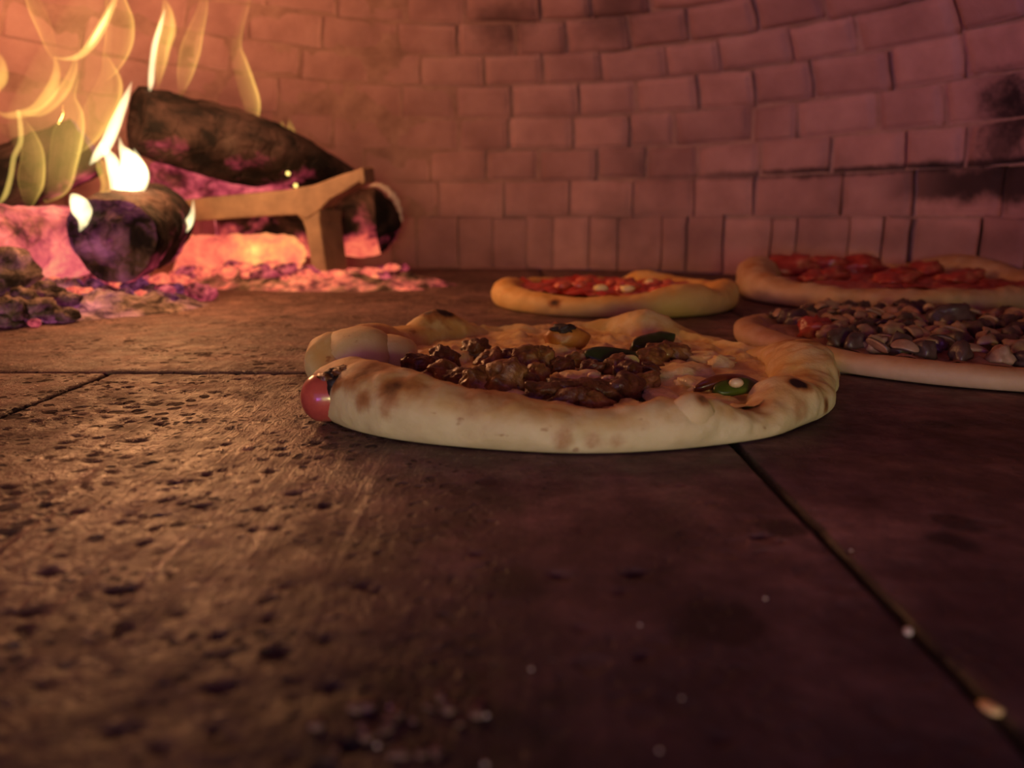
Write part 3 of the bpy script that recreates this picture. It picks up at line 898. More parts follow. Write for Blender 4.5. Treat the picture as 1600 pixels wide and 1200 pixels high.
# ---- mushroom pizza at the right
P3 = (0.325, 0.553)
p3 = thing('pizza', 'mushroom-covered pizza with a thin even rim, cut by the right edge of the photo', 'pizza', P3 + (0,))
q3 = {'lump': 0.0015, 'f': bumps((0.156, 0.021, 0.0125), [(180, 30, 0.002, 0.004, 0.004), (120, 20, 0, 0, -0.002), (215, 12, 0, 0, -0.001)]),
      'burns': [(186, -0.2, 0.9, 0.008, 0.3)]}
make_crust(p3, q3, M['dough_plain'], 360, 28, 9)
make_filling('sauce', p3, q3, M['sauce_brown'], 0.0095, 0.004, 44, 11, 36, 150)
rs = R(21)
placed = []
tries = 0
while len(placed) < 190 and tries < 4000:
    tries += 1
    a, r = rs.uniform(0, 2 * PI), 0.133 * math.sqrt(rs.random())
    x, y = r * cos(a), r * sin(a)
    if x < -0.112 or x > 0.11 or any((x - u) ** 2 + (y - v) ** 2 < 0.0105 ** 2 for u, v in placed):
        continue
    placed.append((x, y))
    i = len(placed)
    t = rs.random()
    if t < 0.40:
        bent_slab('mushroom_slice', p3, (x, y, 0.0145 + rs.uniform(0, 0.003)), rs.uniform(0.011, 0.021), rs.uniform(0.006, 0.010), 0.0022,
                  (M['mushroom'], M['mushroom']) if rs.random() < 0.7 else (M['mushroom_dark'], M['mushroom']), rotz=a * 3, tilt=(rs.uniform(-1.0, 1.0), rs.uniform(-0.5, 0.5)), arch=rs.uniform(0, 0.004), seed=i)
    elif t < 0.72:
        lump('dark_mushroom_piece', p3, (x, y, 0.0140), (rs.uniform(0.006, 0.012), rs.uniform(0.005, 0.009), rs.uniform(0.005, 0.009)), M['mushroom_dark'], i, rough=0.7, sc=1.3, sub=3, rotz=a, fine=0.22, label='dark mushroom')
    elif t < 0.88:
        lump('mushroom_chunk', p3, (x, y, 0.0140), (rs.uniform(0.007, 0.011), rs.uniform(0.006, 0.009), rs.uniform(0.005, 0.008)), M['mushroom'], i, rough=0.65, sc=1.3, sub=3, rotz=a, fine=0.18)
    elif t < 0.905:
        lump('pale_bean', p3, (x, y, 0.0155), (0.005, 0.004, 0.0042), M['nut'], i, rough=0.12, sub=2, label='pale round bean')
    elif t < 0.93:
        lump('tomato_piece', p3, (x, y, 0.0135), (0.008, 0.006, 0.004), M['tomato'], i, rough=0.9, fine=0.3)
    else:
        lump('mushroom_chunk', p3, (x, y, 0.0140), (0.006, 0.005, 0.005), M['mushroom'], i, rough=0.9, fine=0.3)
lump('tomato_piece', p3, (-0.108, -0.008, 0.015), (0.012, 0.010, 0.010), M['tomato_dark'], 7, rough=1.0, fine=0.4)
lump('dark_mushroom_piece', p3, (-0.002, 0.01, 0.019), (0.013, 0.010, 0.013), M['mushroom_dark'], 8, rough=1.0, sc=1.5, label='large dark mushroom')
lump('pale_bean', p3, (0.032, -0.045, 0.018), (0.0065, 0.006, 0.0065), M['nut'], 9, rough=0.1, label='pale round bean')

# ---- tomato pizza at the back right
P4 = (0.437, 0.890)
p4 = thing('pizza', 'lumpy-rimmed tomato pizza against the back wall, half hidden behind the mushroom pizza', 'pizza', P4 + (0,))
q4 = {'lump': 0.005, 'f': bumps((0.172, 0.038, 0.027), [(160, 14, 0.0, 0.014, 0.020), (185, 10, 0, 0.004, 0.003), (230, 20, 0, 0.002, -0.003), (135, 8, 0, 0, -0.010), (110, 12, 0, 0, -0.004), (90, 10, 0, 0.004, 0.003), (32, 18, 0.0, 0.016, 0.020), (0, 12, 0, 0.004, 0.002)]),
      'burns': [(158, 0.2, 1.0, 0.014, 0.6), (176, 0.4, 1.0, 0.012, 0.55), (192, 0.3, 0.95, 0.010, 0.5), (30, 0.0, 1.0, 0.012, 0.4), (90, 0.0, 1.0, 0.014, 0.4)]}
make_crust(p4, q4, M['dough_plain'], 300, 28, 13)
make_filling('tomato_sauce', p4, q4, M['tomato_dark'], 0.020, 0.007, 30, 15, 30, 120, label='dark red tomato sauce')
for i, (x, y, z, a, b, c, m) in enumerate([(-0.085, 0.085, 0.030, 28, 20, 19, 'tomato_dark'), (-0.03, 0.11, 0.030, 26, 20, 14, 'tomato_dark'), (0.012, 0.10, 0.030, 28, 20, 14, 'tomato_dark'), (-0.06, 0.03, 0.026, 20, 16, 9, 'tomato_dark'), (0.07, 0.06, 0.028, 20, 16, 11, 'tomato_dark'), (0.02, 0.02, 0.026, 22, 18, 9, 'tomato_dark'), (-0.02, -0.05, 0.025, 22, 18, 8, 'tomato_dark'), (0.06, -0.03, 0.025, 20, 18, 8, 'tomato_dark'), (-0.09, 0.0, 0.024, 16, 14, 7, 'tomato_dark'), (0.10, 0.02, 0.026, 16, 14, 8, 'tomato_dark')]):
    lump('tomato_piece', p4, (x, y, z), (a * 0.001, b * 0.001, c * 0.001), M[m], 130 + i, rough=0.9, sc=1.6)

# ------------------------------------------------------------------ the fire: iron, logs, embers, ash
def log_geo(p0, p1, r0, r1, seed, n=36, m=40, flat=0.0, rough=0.16, taper_end=None, squash=1.0, bend=0.0, domes=(0.006, 0.006)):
    a, b = Vector(p0), Vector(p1)
    d = (b - a).normalized()
    u = d.cross(Vector((0, 0, 1))).normalized()
    w = u.cross(d)
    V, F = [], []
    L = (b - a).length
    for i in range(n + 1):
        t = i / n
        r = r0 + (r1 - r0) * t
        if taper_end:
            t0, k = taper_end
            if t > t0:
                r *= 1 - (1 - k) * ((t - t0) / (1 - t0)) ** 1.4
        c = a + d * (L * t) + w * (bend * sin(PI * t))
        for j in range(m):
            p = 2 * PI * j / m
            q = 1.0
            if flat:
                q = 1 - flat * (0.5 + 0.5 * cos(3 * p + seed)) ** 2
            x, z = cos(p), sin(p) * squash
            v = c + (u * x + w * z) * (r * q)
            s_ = rough * (0.6 * fbm(v.x + seed, v.y, v.z, 22, 3) + 0.5 * fbm(v.x, v.y + seed, v.z, 70, 2))
            if i in (0, n):
                s_ -= 0.04
            V.append(c + (u * x + w * z) * (r * q * (1 + s_)))
    for i in range(n):
        for j in range(m):
            k = i * m + j
            k2 = i * m + (j + 1) % m
            F.append((k, k2, k2 + m, k + m))
    def cap(row, c, dirn, rings=7, dome=0.006):
        CV, CF = [], []
        base = [Vector(V[row * m + j]) for j in range(m)]
        for k in range(rings + 1):
            f = 1 - k / (rings + 0.3)
            for j in range(m):
                q = c + (base[j] - c) * f
                q = q + dirn * (dome * (1 - f * f) + 0.005 * fbm(q.x * 3 + seed, q.y, q.z * 3, 30, 3) * (1 - f ** 6) + 0.0022 * sin(k * 2.2) * (1 - f ** 6))
                CV.append(q)
        for k in range(rings):
            for j in range(m):
                e = k * m + j
                e2 = k * m + (j + 1) % m
                CF.append((e, e + m, e2 + m, e2))
        CF.append(tuple(rings * m + j for j in range(m)))
        return CV, CF
    caps = [cap(0, a, -d, dome=domes[0]), cap(n, b, d, dome=domes[1])]
    return V, F, caps

def log(label, p0, p1, r0, r1, bark, end0, end1, seed, group=None, **kw):
    base = ((p0[0] + p1[0]) / 2, (p0[1] + p1[1]) / 2, 0.0)
    t = thing('firewood_log', label, 'firewood log', base, group)
    B = Vector(base)
    V, F, caps = log_geo(Vector(p0) - B, Vector(p1) - B, r0, r1, seed, **kw)
    obj('bark', V, F, bark, t)
    for (cv, cf), m in zip(caps, (end0, end1)):
        obj('cut_end', cv, cf, m, t)
    return t

lA = log('thick black charred log on top of the fire, sloping down to a pointed end', (-0.4648, 1.000, 0.2113), (-0.2339, 1.200, 0.1519), 0.044, 0.060, M['log_char'], M['log_char'], M['log_char'], 3, flat=0.20, taper_end=(0.42, 0.13), rough=0.22)
lB = log('short purple-lit log with its ridged round end facing the oven mouth', (-0.4090, 0.800, 0.0706), (-0.4261, 0.930, 0.0876), 0.047, 0.050, M['log_char'], M['log_purple'], M['log_char'], 8, flat=0.12, rough=0.15)
lC = log('half-burnt log behind the iron rest, dark round end at right and glowing below', (-0.4507, 1.225, 0.0698), (-0.2103, 1.240, 0.0844), 0.043, 0.054, M['log_back'], M['log_glow_pink'], M['log_char'], 12, rough=0.15, flat=0.1, domes=(0.006, 0.034))
lD = log('dark log at the far left leaning up through the flames, pale ash along it', (-0.6564, 0.930, 0.1083), (-0.5292, 1.000, 0.1763), 0.042, 0.038, M['log_char'], M['log_end'], M['log_purple'], 17, flat=0.15)
lE = log('pink glowing log under the black charred log', (-0.5106, 1.130, 0.1397), (-0.3147, 1.220, 0.1491), 0.031, 0.024, M['log_glow_pink'], M['log_glow_pink'], M['log_glow_pink'], 21, flat=0.1)
lG = log('cracked pink ember log at the left, below the ash-edged dark log', (-0.5651, 0.800, 0.0616), (-0.5102, 0.940, 0.0634), 0.043, 0.042, M['log_glow_pink'], M['log_glow_pink'], M['log_glow_pink'], 25, flat=0.1, rough=0.2)
lF = log('low red-hot log lying in the gap under the iron rest', (-0.5068, 1.145, 0.0382), (-0.3266, 1.175, 0.0386), 0.029, 0.027, M['log_glow_orange'], M['log_glow_orange'], M['log_glow_orange'], 29, flat=0.15, rough=0.38, domes=(0.006, 0.014))

# ash rim around the round end of the back log
def ash_rim():
    V, F = [], []
    c = Vector((-0.2073, 1.222, 0.0846))
    n, m = 26, 8
    for i in range(n + 1):
        a = math.radians(2 + 100 * i / n)
        k = 1.0 + 0.05 * fbm(i * 0.3, 1, 2, 1.5, 2)
        p = c + Vector((0.037 * k * cos(a), -0.004 - 0.012 * sin(a), 0.055 * k * sin(a)))
        for j in range(m):
            q = 2 * PI * j / m
            w = (0.0042 + 0.0018 * sin(i * 1.7)) * (0.35 + 0.65 * sin(PI * i / n))
            V.append(p + Vector((w * cos(q), w * 0.6 * cos(q), w * sin(q))))
    for i in range(n):
        for j in range(m):
            F.append((i * m + j, i * m + (j + 1) % m, (i + 1) * m + (j + 1) % m, (i + 1) * m + j))
    B = lC.location
    obj('ash_rim', [v - B for v in V], F, M['ash_rim'], lC, label='flaky white ash edge')
ash_rim()

# iron fire rest: a flat bar with a raised tip and a splayed leg
def iron_rest():
    Y0 = 1.075
    t = thing('andiron', 'flat tan iron log rest with a raised tip and one leg, holding back the fire', 'andiron', (-0.30, Y0, 0))
    def bar(name, outline, depth_vec, label=None):
        V, F = [], []
        n = len(outline)
        for k in (0, 1):
            for (x, y, z) in outline:
                V.append(Vector((x, y, z)) + Vector(depth_vec) * k - Vector((-0.30, Y0, 0)))
        F.append(tuple(range(n)))
        F.append(tuple(range(2 * n - 1, n - 1, -1)))
        for i in range(n):
            j = (i + 1) % n
            F.append((i, n + i, n + j, j))
        o = obj(name, V, F, M['iron'], t, smooth=False, label=label)
        bm = bmesh.new()
        bm.from_mesh(o.data)
        bmesh.ops.recalc_face_normals(bm, faces=bm.faces)
        bm.to_mesh(o.data)
        bm.free()
        bv = o.modifiers.new('bevel', 'BEVEL')
        bv.width = 0.0022
        bv.segments = 2
        bv.limit_method = 'ANGLE'
        return o
    top = [(-0.4752, 1.075, 0.1122), (-0.4356, 1.075, 0.1164), (-0.3654, 1.075, 0.1232), (-0.3129, 1.075, 0.1274), (-0.2690, 1.075, 0.1350), (-0.2337, 1.075, 0.1476), (-0.2056, 1.075, 0.1559), (-0.2037, 1.075, 0.1409), (-0.2260, 1.075, 0.1274), (-0.2483, 1.075, 0.1156), (-0.2621, 1.075, 0.1020), (-0.2821, 1.075, 0.0892), (-0.2957, 1.075, 0.0952), (-0.3501, 1.075, 0.0926), (-0.4118, 1.075, 0.0883), (-0.4779, 1.075, 0.0840)]
    bar('bar', top, (0.010, 0.045, 0.004))
    leg = [(-0.3020, 1.077, 0.1020), (-0.2798, 1.077, 0.1071), (-0.2625, 1.077, 0.1037), (-0.2643, 1.077, 0.0874), (-0.2604, 1.077, 0.0441), (-0.2565, 1.077, -0.0009), (-0.2779, 1.077, -0.0009), (-0.2801, 1.077, 0.0398), (-0.2843, 1.077, 0.0745), (-0.2880, 1.077, 0.0874)]
    bar('leg', leg, (0.020, 0.050, -0.002))
    leg2 = [(-0.4764, 1.075, 0.0900), (-0.4712, 1.075, 0.0900), (-0.5067, 1.075, -0.0007), (-0.5245, 1.075, -0.0007)]
    bar('leg', leg2, (0.012, 0.04, -0.002))
    tip = [(-0.2073, 1.075, 0.1576), (-0.2004, 1.075, 0.1567), (-0.1986, 1.075, 0.1375), (-0.2057, 1.075, 0.1350)]
    bar('upturned_tip', tip, (0.006, 0.046, 0.004))
iron_rest()

# bed of ash and live coals, one heap nobody could count
def heap(name, label, cat, cx, cy, rx, ry, hmax, mat, seed, rot=0.0, n=90, amp=0.014):
    V, F = [], []
    m = 120
    for j in range(n + 1):
        u = j / n
        for i in range(m):
            a = 2 * PI * i / m
            k = 1 + 0.16 * fbm(cos(a) * 2 + seed, sin(a) * 2, 0, 1.2, 3)
            x0, y0 = rx * k * u * cos(a), ry * k * u * sin(a)
            x = x0 * cos(rot) - y0 * sin(rot)
            y = x0 * sin(rot) + y0 * cos(rot)
            z = hmax * (1 - u ** 2.2)
            e = (1 - u ** 6)
            z += e * amp * (fbm(x + seed, y, 0, 28, 4) * 1.3 + 0.5 * abs(nz(x, y, seed, 75)))
            V.append((x, y, max(z, 0.0) - (0.001 if j == n else 0)))
    for j in range(n):
        for i in range(m):
            q = j * m + i
            q2 = j * m + (i + 1) % m
            F.append((q, q2, q2 + m, q + m))
    o = obj(name, V, F, mat, loc=(cx, cy, 0.0006))
    return tag(o, label, cat, kind='stuff')
heap('ember_bed', 'bed of ash and orange coals under the logs and the iron rest', 'embers', -0.30, 1.10, 0.22, 0.12, 0.015, M['ember_bed'], 3, rot=-0.25)
heap('ash_heap', 'purple-lit heap of grey ash at the left edge in front of the ember log', 'ash', -0.47, 0.82, 0.15, 0.12, 0.018, M['ember_bed_purple'], 8, rot=-0.35, amp=0.015)

def embers(group, label, cat, name, spots, mats, seed, smin, smax):
    rs = R(seed)
    for i, (x, y, z) in enumerate(spots):
        s = rs.uniform(smin, smax)
        v, f = lump_geo((s * rs.uniform(0.9, 1.7), s, s * rs.uniform(0.55, 0.9)), seed + i * 1.7, rough=0.6, sc=1.4, sub=2, rotz=rs.uniform(0, 3), angular=0.15)
        zmin = min(p.z for p in v)
        o = obj(name, v, f, mats[i % len(mats)], loc=(x, y, z - zmin - 0.0006))
        tag(o, label, cat, group)
def on_floor(pts):
    return [(p[0], p[1], 0.001) for p in pts]
embers('live coals scattered before the iron rest', 'small glowing orange coal lying before the iron rest', 'ember', 'ember',
       on_floor([(-0.5042, 1.1307), (-0.4704, 0.9844), (-0.5463, 1.2826), (-0.4197, 1.0106), (-0.4011, 1.1307), (-0.4243, 1.2826), (-0.4723, 1.2546), (-0.4201, 1.0774), (-0.3397, 1.0774), (-0.5709, 1.2546), (-0.3665, 1.0774), (-0.5321, 1.3270), (-0.3441, 1.1535), (-0.5274, 1.0774), (-0.4295, 0.9844), (-0.2032, 1.2277), (-0.2065, 1.1535), (-0.2223, 1.1773), (-0.2039, 1.3119), (-0.2264, 1.3425), (-0.2284, 1.2546), (-0.2193, 1.1307), (-0.1886, 1.3425)]),
       [M['ember'], M['ember_pink'], M['ember']], 5, 0.006, 0.012)
o = on_floor([(-0.3484, 0.8710)])[0]
v, f = lump_geo((0.015, 0.010, 0.010), 77, rough=0.6, sc=1.4, sub=3, angular=0.15)
tag(obj('ember', v, f, M['ember_pink'], loc=(o[0], o[1], 0.008)), 'single pink coal rolled furthest out before the iron rest', 'ember')
embers('purple coals at the front of the ash heap', 'purple-pink coal at the front edge of the ash heap', 'ember', 'ember',
       on_floor([(-0.4101, 0.7545), (-0.4622, 0.8204), (-0.4791, 0.8710), (-0.4477, 0.8387), (-0.4827, 0.9281), (-0.4087, 0.7069), (-0.4094, 0.7299), (-0.4391, 0.7445), (-0.4142, 0.7807), (-0.5254, 1.0289), (-0.5226, 0.9595), (-0.4137, 0.6853), (-0.4495, 0.8846), (-0.4110, 0.6570), (-0.5267, 0.9281)]),
       [M['ember_purple'], M['ember_pink'], M['ember_purple']], 9, 0.006, 0.012)
rs = R(31)
def ash_chunk(g, sz, seed, z=0.004):
    v, f = lump_geo(sz, seed, rough=0.6, sc=1.3, sub=3, rotz=seed, angular=0.1)
    zmin = min(p.z for p in v)
    tag(obj('ash_lump', v, f, M['ash_hot'], loc=(g[0], g[1], z - zmin - 0.002)), 'brown-grey lump of ash at the left edge of the fire', 'ash lump', 'lumps of ash at the left')
for i, (g, s3, z) in enumerate([((-0.4998, 0.7710), (0.028, 0.024, 0.022), 0.020), ((-0.4258, 0.6836), (0.022, 0.016, 0.011), 0.004), ((-0.4343, 0.6655), (0.018, 0.016, 0.012), 0.004), ((-0.4334, 0.7325), (0.022, 0.014, 0.010), 0.008), ((-0.4358, 0.6570), (0.016, 0.010, 0.008), 0.001), ((-0.3994, 0.6853), (0.014, 0.010, 0.007), 0.001), ((-0.4375, 0.6863), (0.016, 0.014, 0.011), 0.012), ((-0.4389, 0.7234), (0.018, 0.014, 0.011), 0.014)]):
    ash_chunk(g, s3, 3 + i, z)
# coals heaped on the ash between the logs
rs = R(8)
pts = []
for i in range(60):
    a, r = rs.uniform(0, 2 * PI), math.sqrt(rs.random())
    pts.append((-0.48 + 0.14 * r * cos(a), 0.83 + 0.11 * r * sin(a), 0.018 * (1 - (r) ** 2.2)))
embers('coals on the ash heap', 'smouldering coal on top of the purple ash heap', 'ember', 'ember', pts, [M['ember_purple'], M['ember_pink'], M['ember'], M['ember_purple']], 14, 0.006, 0.013)
pts = []
for i in range(60):
    a, r = rs.uniform(0, 2 * PI), math.sqrt(rs.random())
    pts.append((-0.33 + 0.17 * r * cos(a), 1.095 + 0.07 * r * sin(a), 0.015 * (1 - (r) ** 2.2)))
embers('coals under the iron rest', 'orange-red coal on the ember bed under the iron rest', 'ember', 'ember', pts, [M['ember'], M['ember_pink'], M['ember']], 15, 0.006, 0.014)
# sparks on the black log
for i, p in enumerate([(-0.3056, 1.085, 0.1506), (-0.2975, 1.090, 0.1347), (-0.3077, 1.085, 0.1733)]):
    v, f = lump_geo((0.0030, 0.0030, 0.0030), i, rough=0.1, sub=2)
    tag(obj('spark', v, f, M['spark'], loc=p), ['bright orange spark on the black log, highest but one', 'bright orange spark nearest the iron rest', 'pale spark on the top edge of the black log'][i], 'spark')

# ------------------------------------------------------------------ flames: hollow shells of glowing gas
def spline(P, n):
    out = []
    m = len(P)
    for i in range(n + 1):
        t = i / n * (m - 1)
        k = min(int(t), m - 2)
        u = t - k
        p0, p1, p2, p3 = P[max(k - 1, 0)], P[k], P[k + 1], P[min(k + 2, m - 1)]
        out.append([0.5 * (2 * b + (c - a) * u + (2 * a - 5 * b + 4 * c - d) * u * u + (3 * b - a - 3 * c + d) * u ** 3) for a, b, c, d in zip(p0, p1, p2, p3)])
    return out

def flame(label, pts, mat, hollow=0.0, side=0.0, depth=0.55, n=44, m=18, seed=0):
    """pts: (x, y, z, half width); hollow: inner radius fraction; side shifts the hollow so that one flank is thicker"""
    C = spline([list(p[0]) + [p[1]] for p in pts], n)
    base = Vector(C[0][:3])
    V, F = [], []
    def shell(scale, shift, flip):
        b = len(V)
        for i, (x, y, z, w) in enumerate(C):
            t = i / n
            w = max(w, 0.0004) * scale
            if flip and i in (0, n):          # the hollow stops short of both ends
                o2 = C[1 if i == 0 else n - 1]
                x, y, z = (x + o2[0]) / 2, (y + o2[1]) / 2, (z + o2[2]) / 2
            p0, p1 = C[max(i - 2, 0)], C[min(i + 2, n)]
            tx, tz = p1[0] - p0[0], p1[2] - p0[2]
            l = math.hypot(tx, tz) or 1.0
            nx_, nz_ = tz / l, -tx / l
            for j in range(m):
                a = 2 * PI * j / m
                wob = 1 + 0.14 * nz(cos(a) * 1.5 + seed, sin(a) * 1.5, t * 5)
                e = w * cos(a) * wob + shift * w
                V.append(Vector((x + nx_ * e, y + w * depth * sin(a) * wob, z + nz_ * e)) - base)
        for i in range(n):
            for j in range(m):
                q = b + i * m + j
                q2 = b + i * m + (j + 1) % m
                f = (q, q2, q2 + m, q + m)
                F.append(f if not flip else f[::-1])
        lo = tuple(b + j for j in range(m))
        hi = tuple(b + n * m + j for j in range(m))
        F.append(lo[::-1] if not flip else lo)
        F.append(hi if not flip else hi[::-1])
    shell(1.0, 0.0, False)
    if hollow:
        shell(hollow, side * (1 - hollow), True)
    o = obj('flame', V, F, mat, loc=base)
    tag(o, label, 'flame', 'flames over the burning logs')
    return o

F_W = mat_flame('flame_white_hot', (1.0, 0.82, 0.42), 300)
F_Y = mat_flame('flame_yellow', (1.0, 0.66, 0.15), 150)
F_O = mat_flame('flame_orange', (1.0, 0.62, 0.12), 75)
F_D = mat_flame('flame_dim', (1.0, 0.55, 0.14), 5)
K = 0.00075
def pw(*seq):
    return [(p, w * K) for p, w in seq]
flame('short white-hot flame rising between the ridged log and the black log', pw(((-0.4309, 0.860, 0.1100), 3), ((-0.4243, 0.860, 0.1194), 13), ((-0.4148, 0.860, 0.1302), 20), ((-0.4101, 0.860, 0.1423), 20), ((-0.4135, 0.860, 0.1556), 13), ((-0.4192, 0.860, 0.1661), 5), ((-0.4201, 0.860, 0.1766), 1)), F_W, seed=1)
flame('left tongue of white flame leaning on the short white-hot flame', pw(((-0.4369, 0.865, 0.1162), 3), ((-0.4323, 0.865, 0.1331), 9), ((-0.4332, 0.865, 0.1499), 10), ((-0.4381, 0.865, 0.1612), 6), ((-0.4445, 0.865, 0.1718), 1)), F_W, seed=25)
flame('right tongue of white flame touching the black log', pw(((-0.4163, 0.865, 0.1196), 4), ((-0.4065, 0.865, 0.1264), 10), ((-0.4010, 0.865, 0.1385), 9), ((-0.4051, 0.865, 0.1532), 6), ((-0.4087, 0.865, 0.1652), 1)), F_W, seed=26)
flame('slanting white flame licking up the left end of the black log', pw(((-0.4664, 0.880, 0.1488), 1), ((-0.4583, 0.880, 0.1577), 6), ((-0.4455, 0.880, 0.1712), 9), ((-0.4316, 0.880, 0.1946), 8), ((-0.4211, 0.880, 0.2144), 6), ((-0.4105, 0.880, 0.2354), 1)), F_W, seed=2)
flame('bright bent flame reaching the top of the photo, third from left', pw(((-0.5029, 0.900, 0.2638), 1), ((-0.4890, 0.900, 0.2624), 3), ((-0.4731, 0.900, 0.2664), 5), ((-0.4574, 0.900, 0.2808), 7), ((-0.4458, 0.900, 0.2964), 7), ((-0.4340, 0.900, 0.3144), 5), ((-0.4238, 0.900, 0.3323), 2)), F_Y, seed=3)
flame('bright bent flame core inside the third tall flame', pw(((-0.4612, 0.895, 0.2733), 0.5), ((-0.4530, 0.895, 0.2836), 3), ((-0.4415, 0.895, 0.2991), 3), ((-0.4298, 0.895, 0.3170), 0.5)), F_W, seed=33)
flame('wide faint yellow flame beside the bright bent flame', pw(((-0.4576, 0.910, 0.2389), 1), ((-0.4471, 0.910, 0.2556), 12), ((-0.4360, 0.910, 0.2789), 20), ((-0.4307, 0.910, 0.3019), 20), ((-0.4324, 0.910, 0.3246), 16), ((-0.4310, 0.910, 0.3503), 2)), F_O, 0.90, -0.6, seed=4)
flame('tall narrow white flame standing on the left top of the black log', pw(((-0.4456, 1.000, 0.2443), 2), ((-0.4430, 1.000, 0.2546), 5), ((-0.4393, 1.000, 0.2753), 5), ((-0.4340, 1.000, 0.2972), 5), ((-0.4258, 1.000, 0.3174), 4), ((-0.4177, 1.000, 0.3374), 1)), F_W, seed=5)
flame('yellow flame wing right of the tall narrow white flame', pw(((-0.4404, 1.010, 0.2473), 1), ((-0.4350, 1.010, 0.2697), 8), ((-0.4293, 1.010, 0.2955), 14), ((-0.4225, 1.010, 0.3174), 16), ((-0.4192, 1.010, 0.3356), 10), ((-0.4229, 1.010, 0.3535), 1)), F_O, 0.55, -0.3, seed=6)
flame('faint orange flame rising behind the black log under the top edge', pw(((-0.4206, 1.030, 0.2426), 2), ((-0.4136, 1.030, 0.2655), 12), ((-0.4048, 1.030, 0.2920), 16), ((-0.3945, 1.030, 0.3182), 13), ((-0.3842, 1.030, 0.3440), 9), ((-0.3773, 1.030, 0.3696), 3)), F_O, 0.86, -0.5, seed=7)
flame('curved yellow flame furthest right above the black log', pw(((-0.3603, 1.100, 0.2113), 2), ((-0.3533, 1.100, 0.2238), 10), ((-0.3527, 1.100, 0.2445), 17), ((-0.3587, 1.100, 0.2690), 17), ((-0.3646, 1.100, 0.2934), 14), ((-0.3680, 1.100, 0.3159), 9), ((-0.3610, 1.100, 0.3413), 6), ((-0.3484, 1.100, 0.3727), 4), ((-0.3417, 1.100, 0.3960), 2)), F_O, 0.86, -1.0, seed=8)
flame('small pale flame tip on the right slope of the black log', pw(((-0.3121, 1.130, 0.1800), 4), ((-0.3158, 1.130, 0.1930), 9), ((-0.3210, 1.130, 0.2102), 7), ((-0.3228, 1.130, 0.2248), 1)), F_O, seed=9)
flame('swirling yellow flame at the far left', pw(((-0.4790, 0.860, 0.2575), 2), ((-0.4799, 0.860, 0.2405), 6), ((-0.4891, 0.860, 0.2213), 9), ((-0.5068, 0.860, 0.2053), 7), ((-0.5231, 0.860, 0.2001), 6), ((-0.5397, 0.860, 0.1988), 4), ((-0.5498, 0.860, 0.2040), 1)), F_O, seed=10)
flame('thin yellow flame dropping along the far left dark log', pw(((-0.5192, 0.850, 0.2027), 3), ((-0.5186, 0.850, 0.1880), 4), ((-0.5209, 0.850, 0.1705), 4), ((-0.5298, 0.850, 0.1555), 4), ((-0.5360, 0.850, 0.1358), 4), ((-0.5450, 0.850, 0.1158), 4), ((-0.5562, 0.850, 0.1044), 1)), F_Y, seed=11)
flame('broad dim flame over the far left dark log', pw(((-0.5336, 0.870, 0.1026), 4), ((-0.5282, 0.870, 0.1265), 18), ((-0.5218, 0.870, 0.1536), 18), ((-0.5229, 0.870, 0.1769), 12), ((-0.5271, 0.870, 0.1967), 2)), F_O, 0.90, -0.8, seed=12)
flame('tall olive flame envelope left of the ridged log', pw(((-0.5209, 0.880, 0.1096), 3), ((-0.5030, 0.880, 0.1269), 16), ((-0.4944, 0.880, 0.1509), 20), ((-0.4854, 0.880, 0.1779), 22), ((-0.4783, 0.880, 0.2012), 16), ((-0.4801, 0.880, 0.2210), 10), ((-0.4721, 0.880, 0.2406), 6), ((-0.4688, 0.880, 0.2568), 1)), F_O, 0.90, -1.0, seed=13)
flame('large dim orange flame body behind the left flames', pw(((-0.5491, 0.930, 0.1215), 8), ((-0.5369, 0.930, 0.1577), 60), ((-0.5213, 0.930, 0.1932), 80), ((-0.5050, 0.930, 0.2351), 70), ((-0.4891, 0.930, 0.2762), 50), ((-0.4735, 0.930, 0.3164), 34), ((-0.4617, 0.930, 0.3559), 8)), F_D, 0.0, 0, 0.35, seed=14)
flame('yellow flame branch linking the far left swirl to the dark log', pw(((-0.5274, 0.865, 0.2020), 2), ((-0.5068, 0.865, 0.2020), 6), ((-0.4891, 0.865, 0.2124), 8), ((-0.4734, 0.865, 0.2285), 8), ((-0.4629, 0.865, 0.2477), 5), ((-0.4596, 0.865, 0.2635), 1)), F_O, 0.5, -0.5, seed=18)
flame('hazy orange flame between the bright bent flame and the white slanting flame', pw(((-0.4899, 0.900, 0.1626), 3), ((-0.4741, 0.900, 0.1866), 18), ((-0.4552, 0.900, 0.2138), 22), ((-0.4441, 0.900, 0.2373), 18), ((-0.4446, 0.900, 0.2572), 8), ((-0.4488, 0.900, 0.2703), 1)), F_O, 0.88, -1.0, seed=19)
flame('orange flame licking off the edge of the photo at the far left top', pw(((-0.5647, 0.880, 0.2210), 4), ((-0.5513, 0.880, 0.2374), 9), ((-0.5476, 0.880, 0.2536), 6), ((-0.5524, 0.880, 0.2677), 1)), F_O, seed=20)
flame('very faint tall flame rising left of the bright bent flame', pw(((-0.5072, 0.920, 0.2540), 1), ((-0.5157, 0.920, 0.2776), 8), ((-0.5222, 0.920, 0.3042), 12), ((-0.5305, 0.920, 0.3272), 10), ((-0.5369, 0.920, 0.3531), 3)), F_O, 0.9, 0.8, seed=22)
flame('yellow arc of flame at the left of the ridged log shoulder', pw(((-0.4394, 0.830, 0.1042), 1), ((-0.4319, 0.830, 0.1107), 6), ((-0.4249, 0.830, 0.1251), 8), ((-0.4268, 0.830, 0.1432), 9), ((-0.4325, 0.830, 0.1521), 3)), F_O, 0.4, 0.5, seed=23)
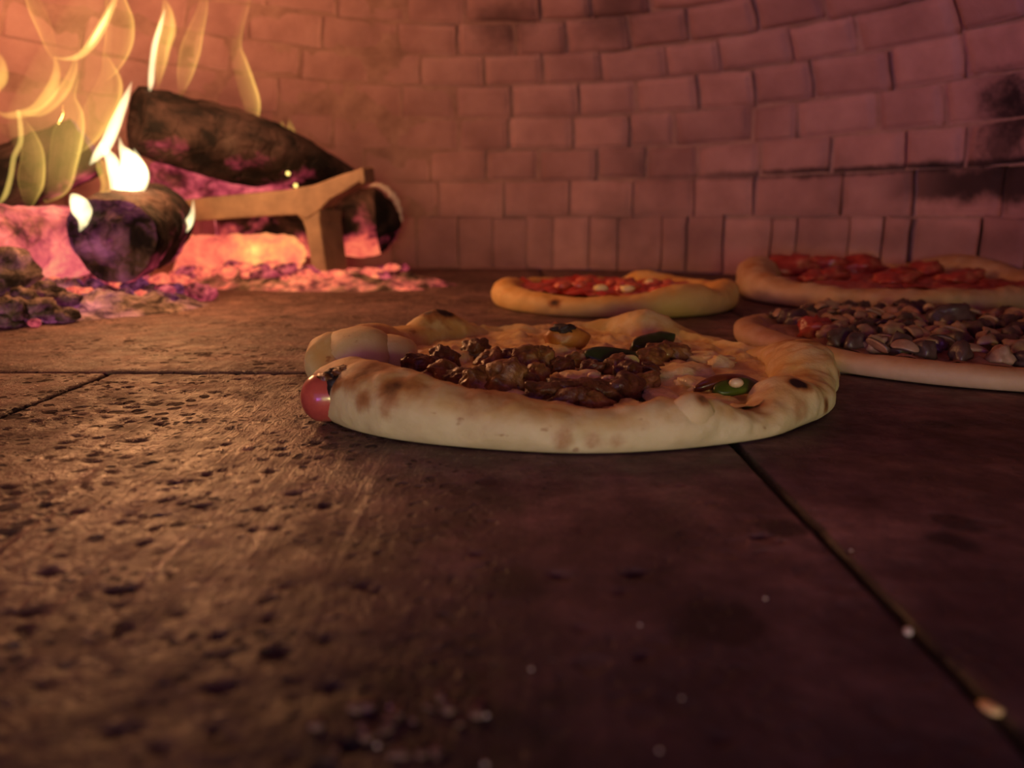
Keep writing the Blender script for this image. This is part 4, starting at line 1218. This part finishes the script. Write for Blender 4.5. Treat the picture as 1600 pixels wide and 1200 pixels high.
flame('faint glow of flame on the right slope of the black log', pw(((-0.3087, 1.140, 0.1764), 4), ((-0.3078, 1.140, 0.1913), 10), ((-0.3130, 1.140, 0.2113), 8), ((-0.3146, 1.140, 0.2285), 1)), F_O, 0.6, 0.5, seed=24)
flame('small white flame on the left shoulder of the ridged log', pw(((-0.4366, 0.790, 0.0785), 1), ((-0.4315, 0.790, 0.0893), 8), ((-0.4321, 0.790, 0.0999), 14), ((-0.4367, 0.790, 0.1099), 10), ((-0.4405, 0.790, 0.1155), 2)), F_W, seed=15)
flame('white-tipped flame curling at the right of the ridged log', pw(((-0.3873, 0.900, 0.0734), 1), ((-0.3795, 0.900, 0.0778), 7), ((-0.3707, 0.900, 0.0864), 7), ((-0.3653, 0.900, 0.0979), 4), ((-0.3633, 0.900, 0.1121), 1)), F_W, seed=16)
flame('thin orange flame between the ridged log and the iron rest', pw(((-0.3948, 0.910, 0.0863), 1), ((-0.3943, 0.910, 0.0994), 5), ((-0.3968, 0.910, 0.1123), 6), ((-0.4016, 0.910, 0.1238), 1)), F_O, seed=17)

# burnt bits caked on the slab at the mouth
rs = R(44)
for i in range(26):
    a, r = rs.uniform(0, 2 * PI), math.sqrt(rs.random())
    x, y = -0.020 + 0.017 * r * cos(a), 0.129 + 0.011 * r * sin(a)
    k = rs.uniform(0.0007, 0.0017)
    v, f = lump_geo((k * 1.2, k, k * 0.7), i, rough=0.7, sub=2, rotz=i)
    tag(obj('burnt_crumb', v, f, M['log_end'], loc=(x, y, k * 0.2)), 'brown burnt crumb caked in the black patch on the front slab', 'crumb', 'burnt crumbs in the black patch')

# ------------------------------------------------------------------ crumbs and flour on the slabs
def crumb(name, g, s3, mat, seed, label, cat, group=None, z=0.0):
    v, f = lump_geo(s3, seed, rough=0.5, sc=1.4, sub=2, rotz=seed)
    zmin = min(p.z for p in v)
    tag(obj(name, v, f, mat, loc=(g[0], g[1], z - zmin - 0.0003)), label, cat, group)
crumb('crumb', (0.0914, 0.1609), (0.0012, 0.0010, 0.0010), M['flour'], 1, 'white crumb sitting in the right floor joint', 'crumb')
crumb('crumb', (0.0932, 0.1324), (0.0022, 0.0014, 0.0010), M['dough_gold'], 2, 'tan crumb in the right floor joint nearest the corner', 'crumb')
rs = R(12)
pts = [(0.0041, 0.1468), (-0.0049, 0.1312), (-0.0047, 0.1176), (0.0340, 0.1368), (-0.0425, 0.1881), (0.0302, 0.1649), (0.0266, 0.1214), (-0.0239, 0.1338), (-0.0245, 0.1226), (0.0639, 0.1777), (0.0978, 0.2061)]
for i, g in enumerate(pts):
    k = rs.uniform(0.0003, 0.0006)
    crumb('flour_speck', g, (k, k, k * 0.7), M['flour'], 30 + i, 'tiny pale speck of flour on the dark foreground slab', 'flour speck', 'flour specks on the front slab')
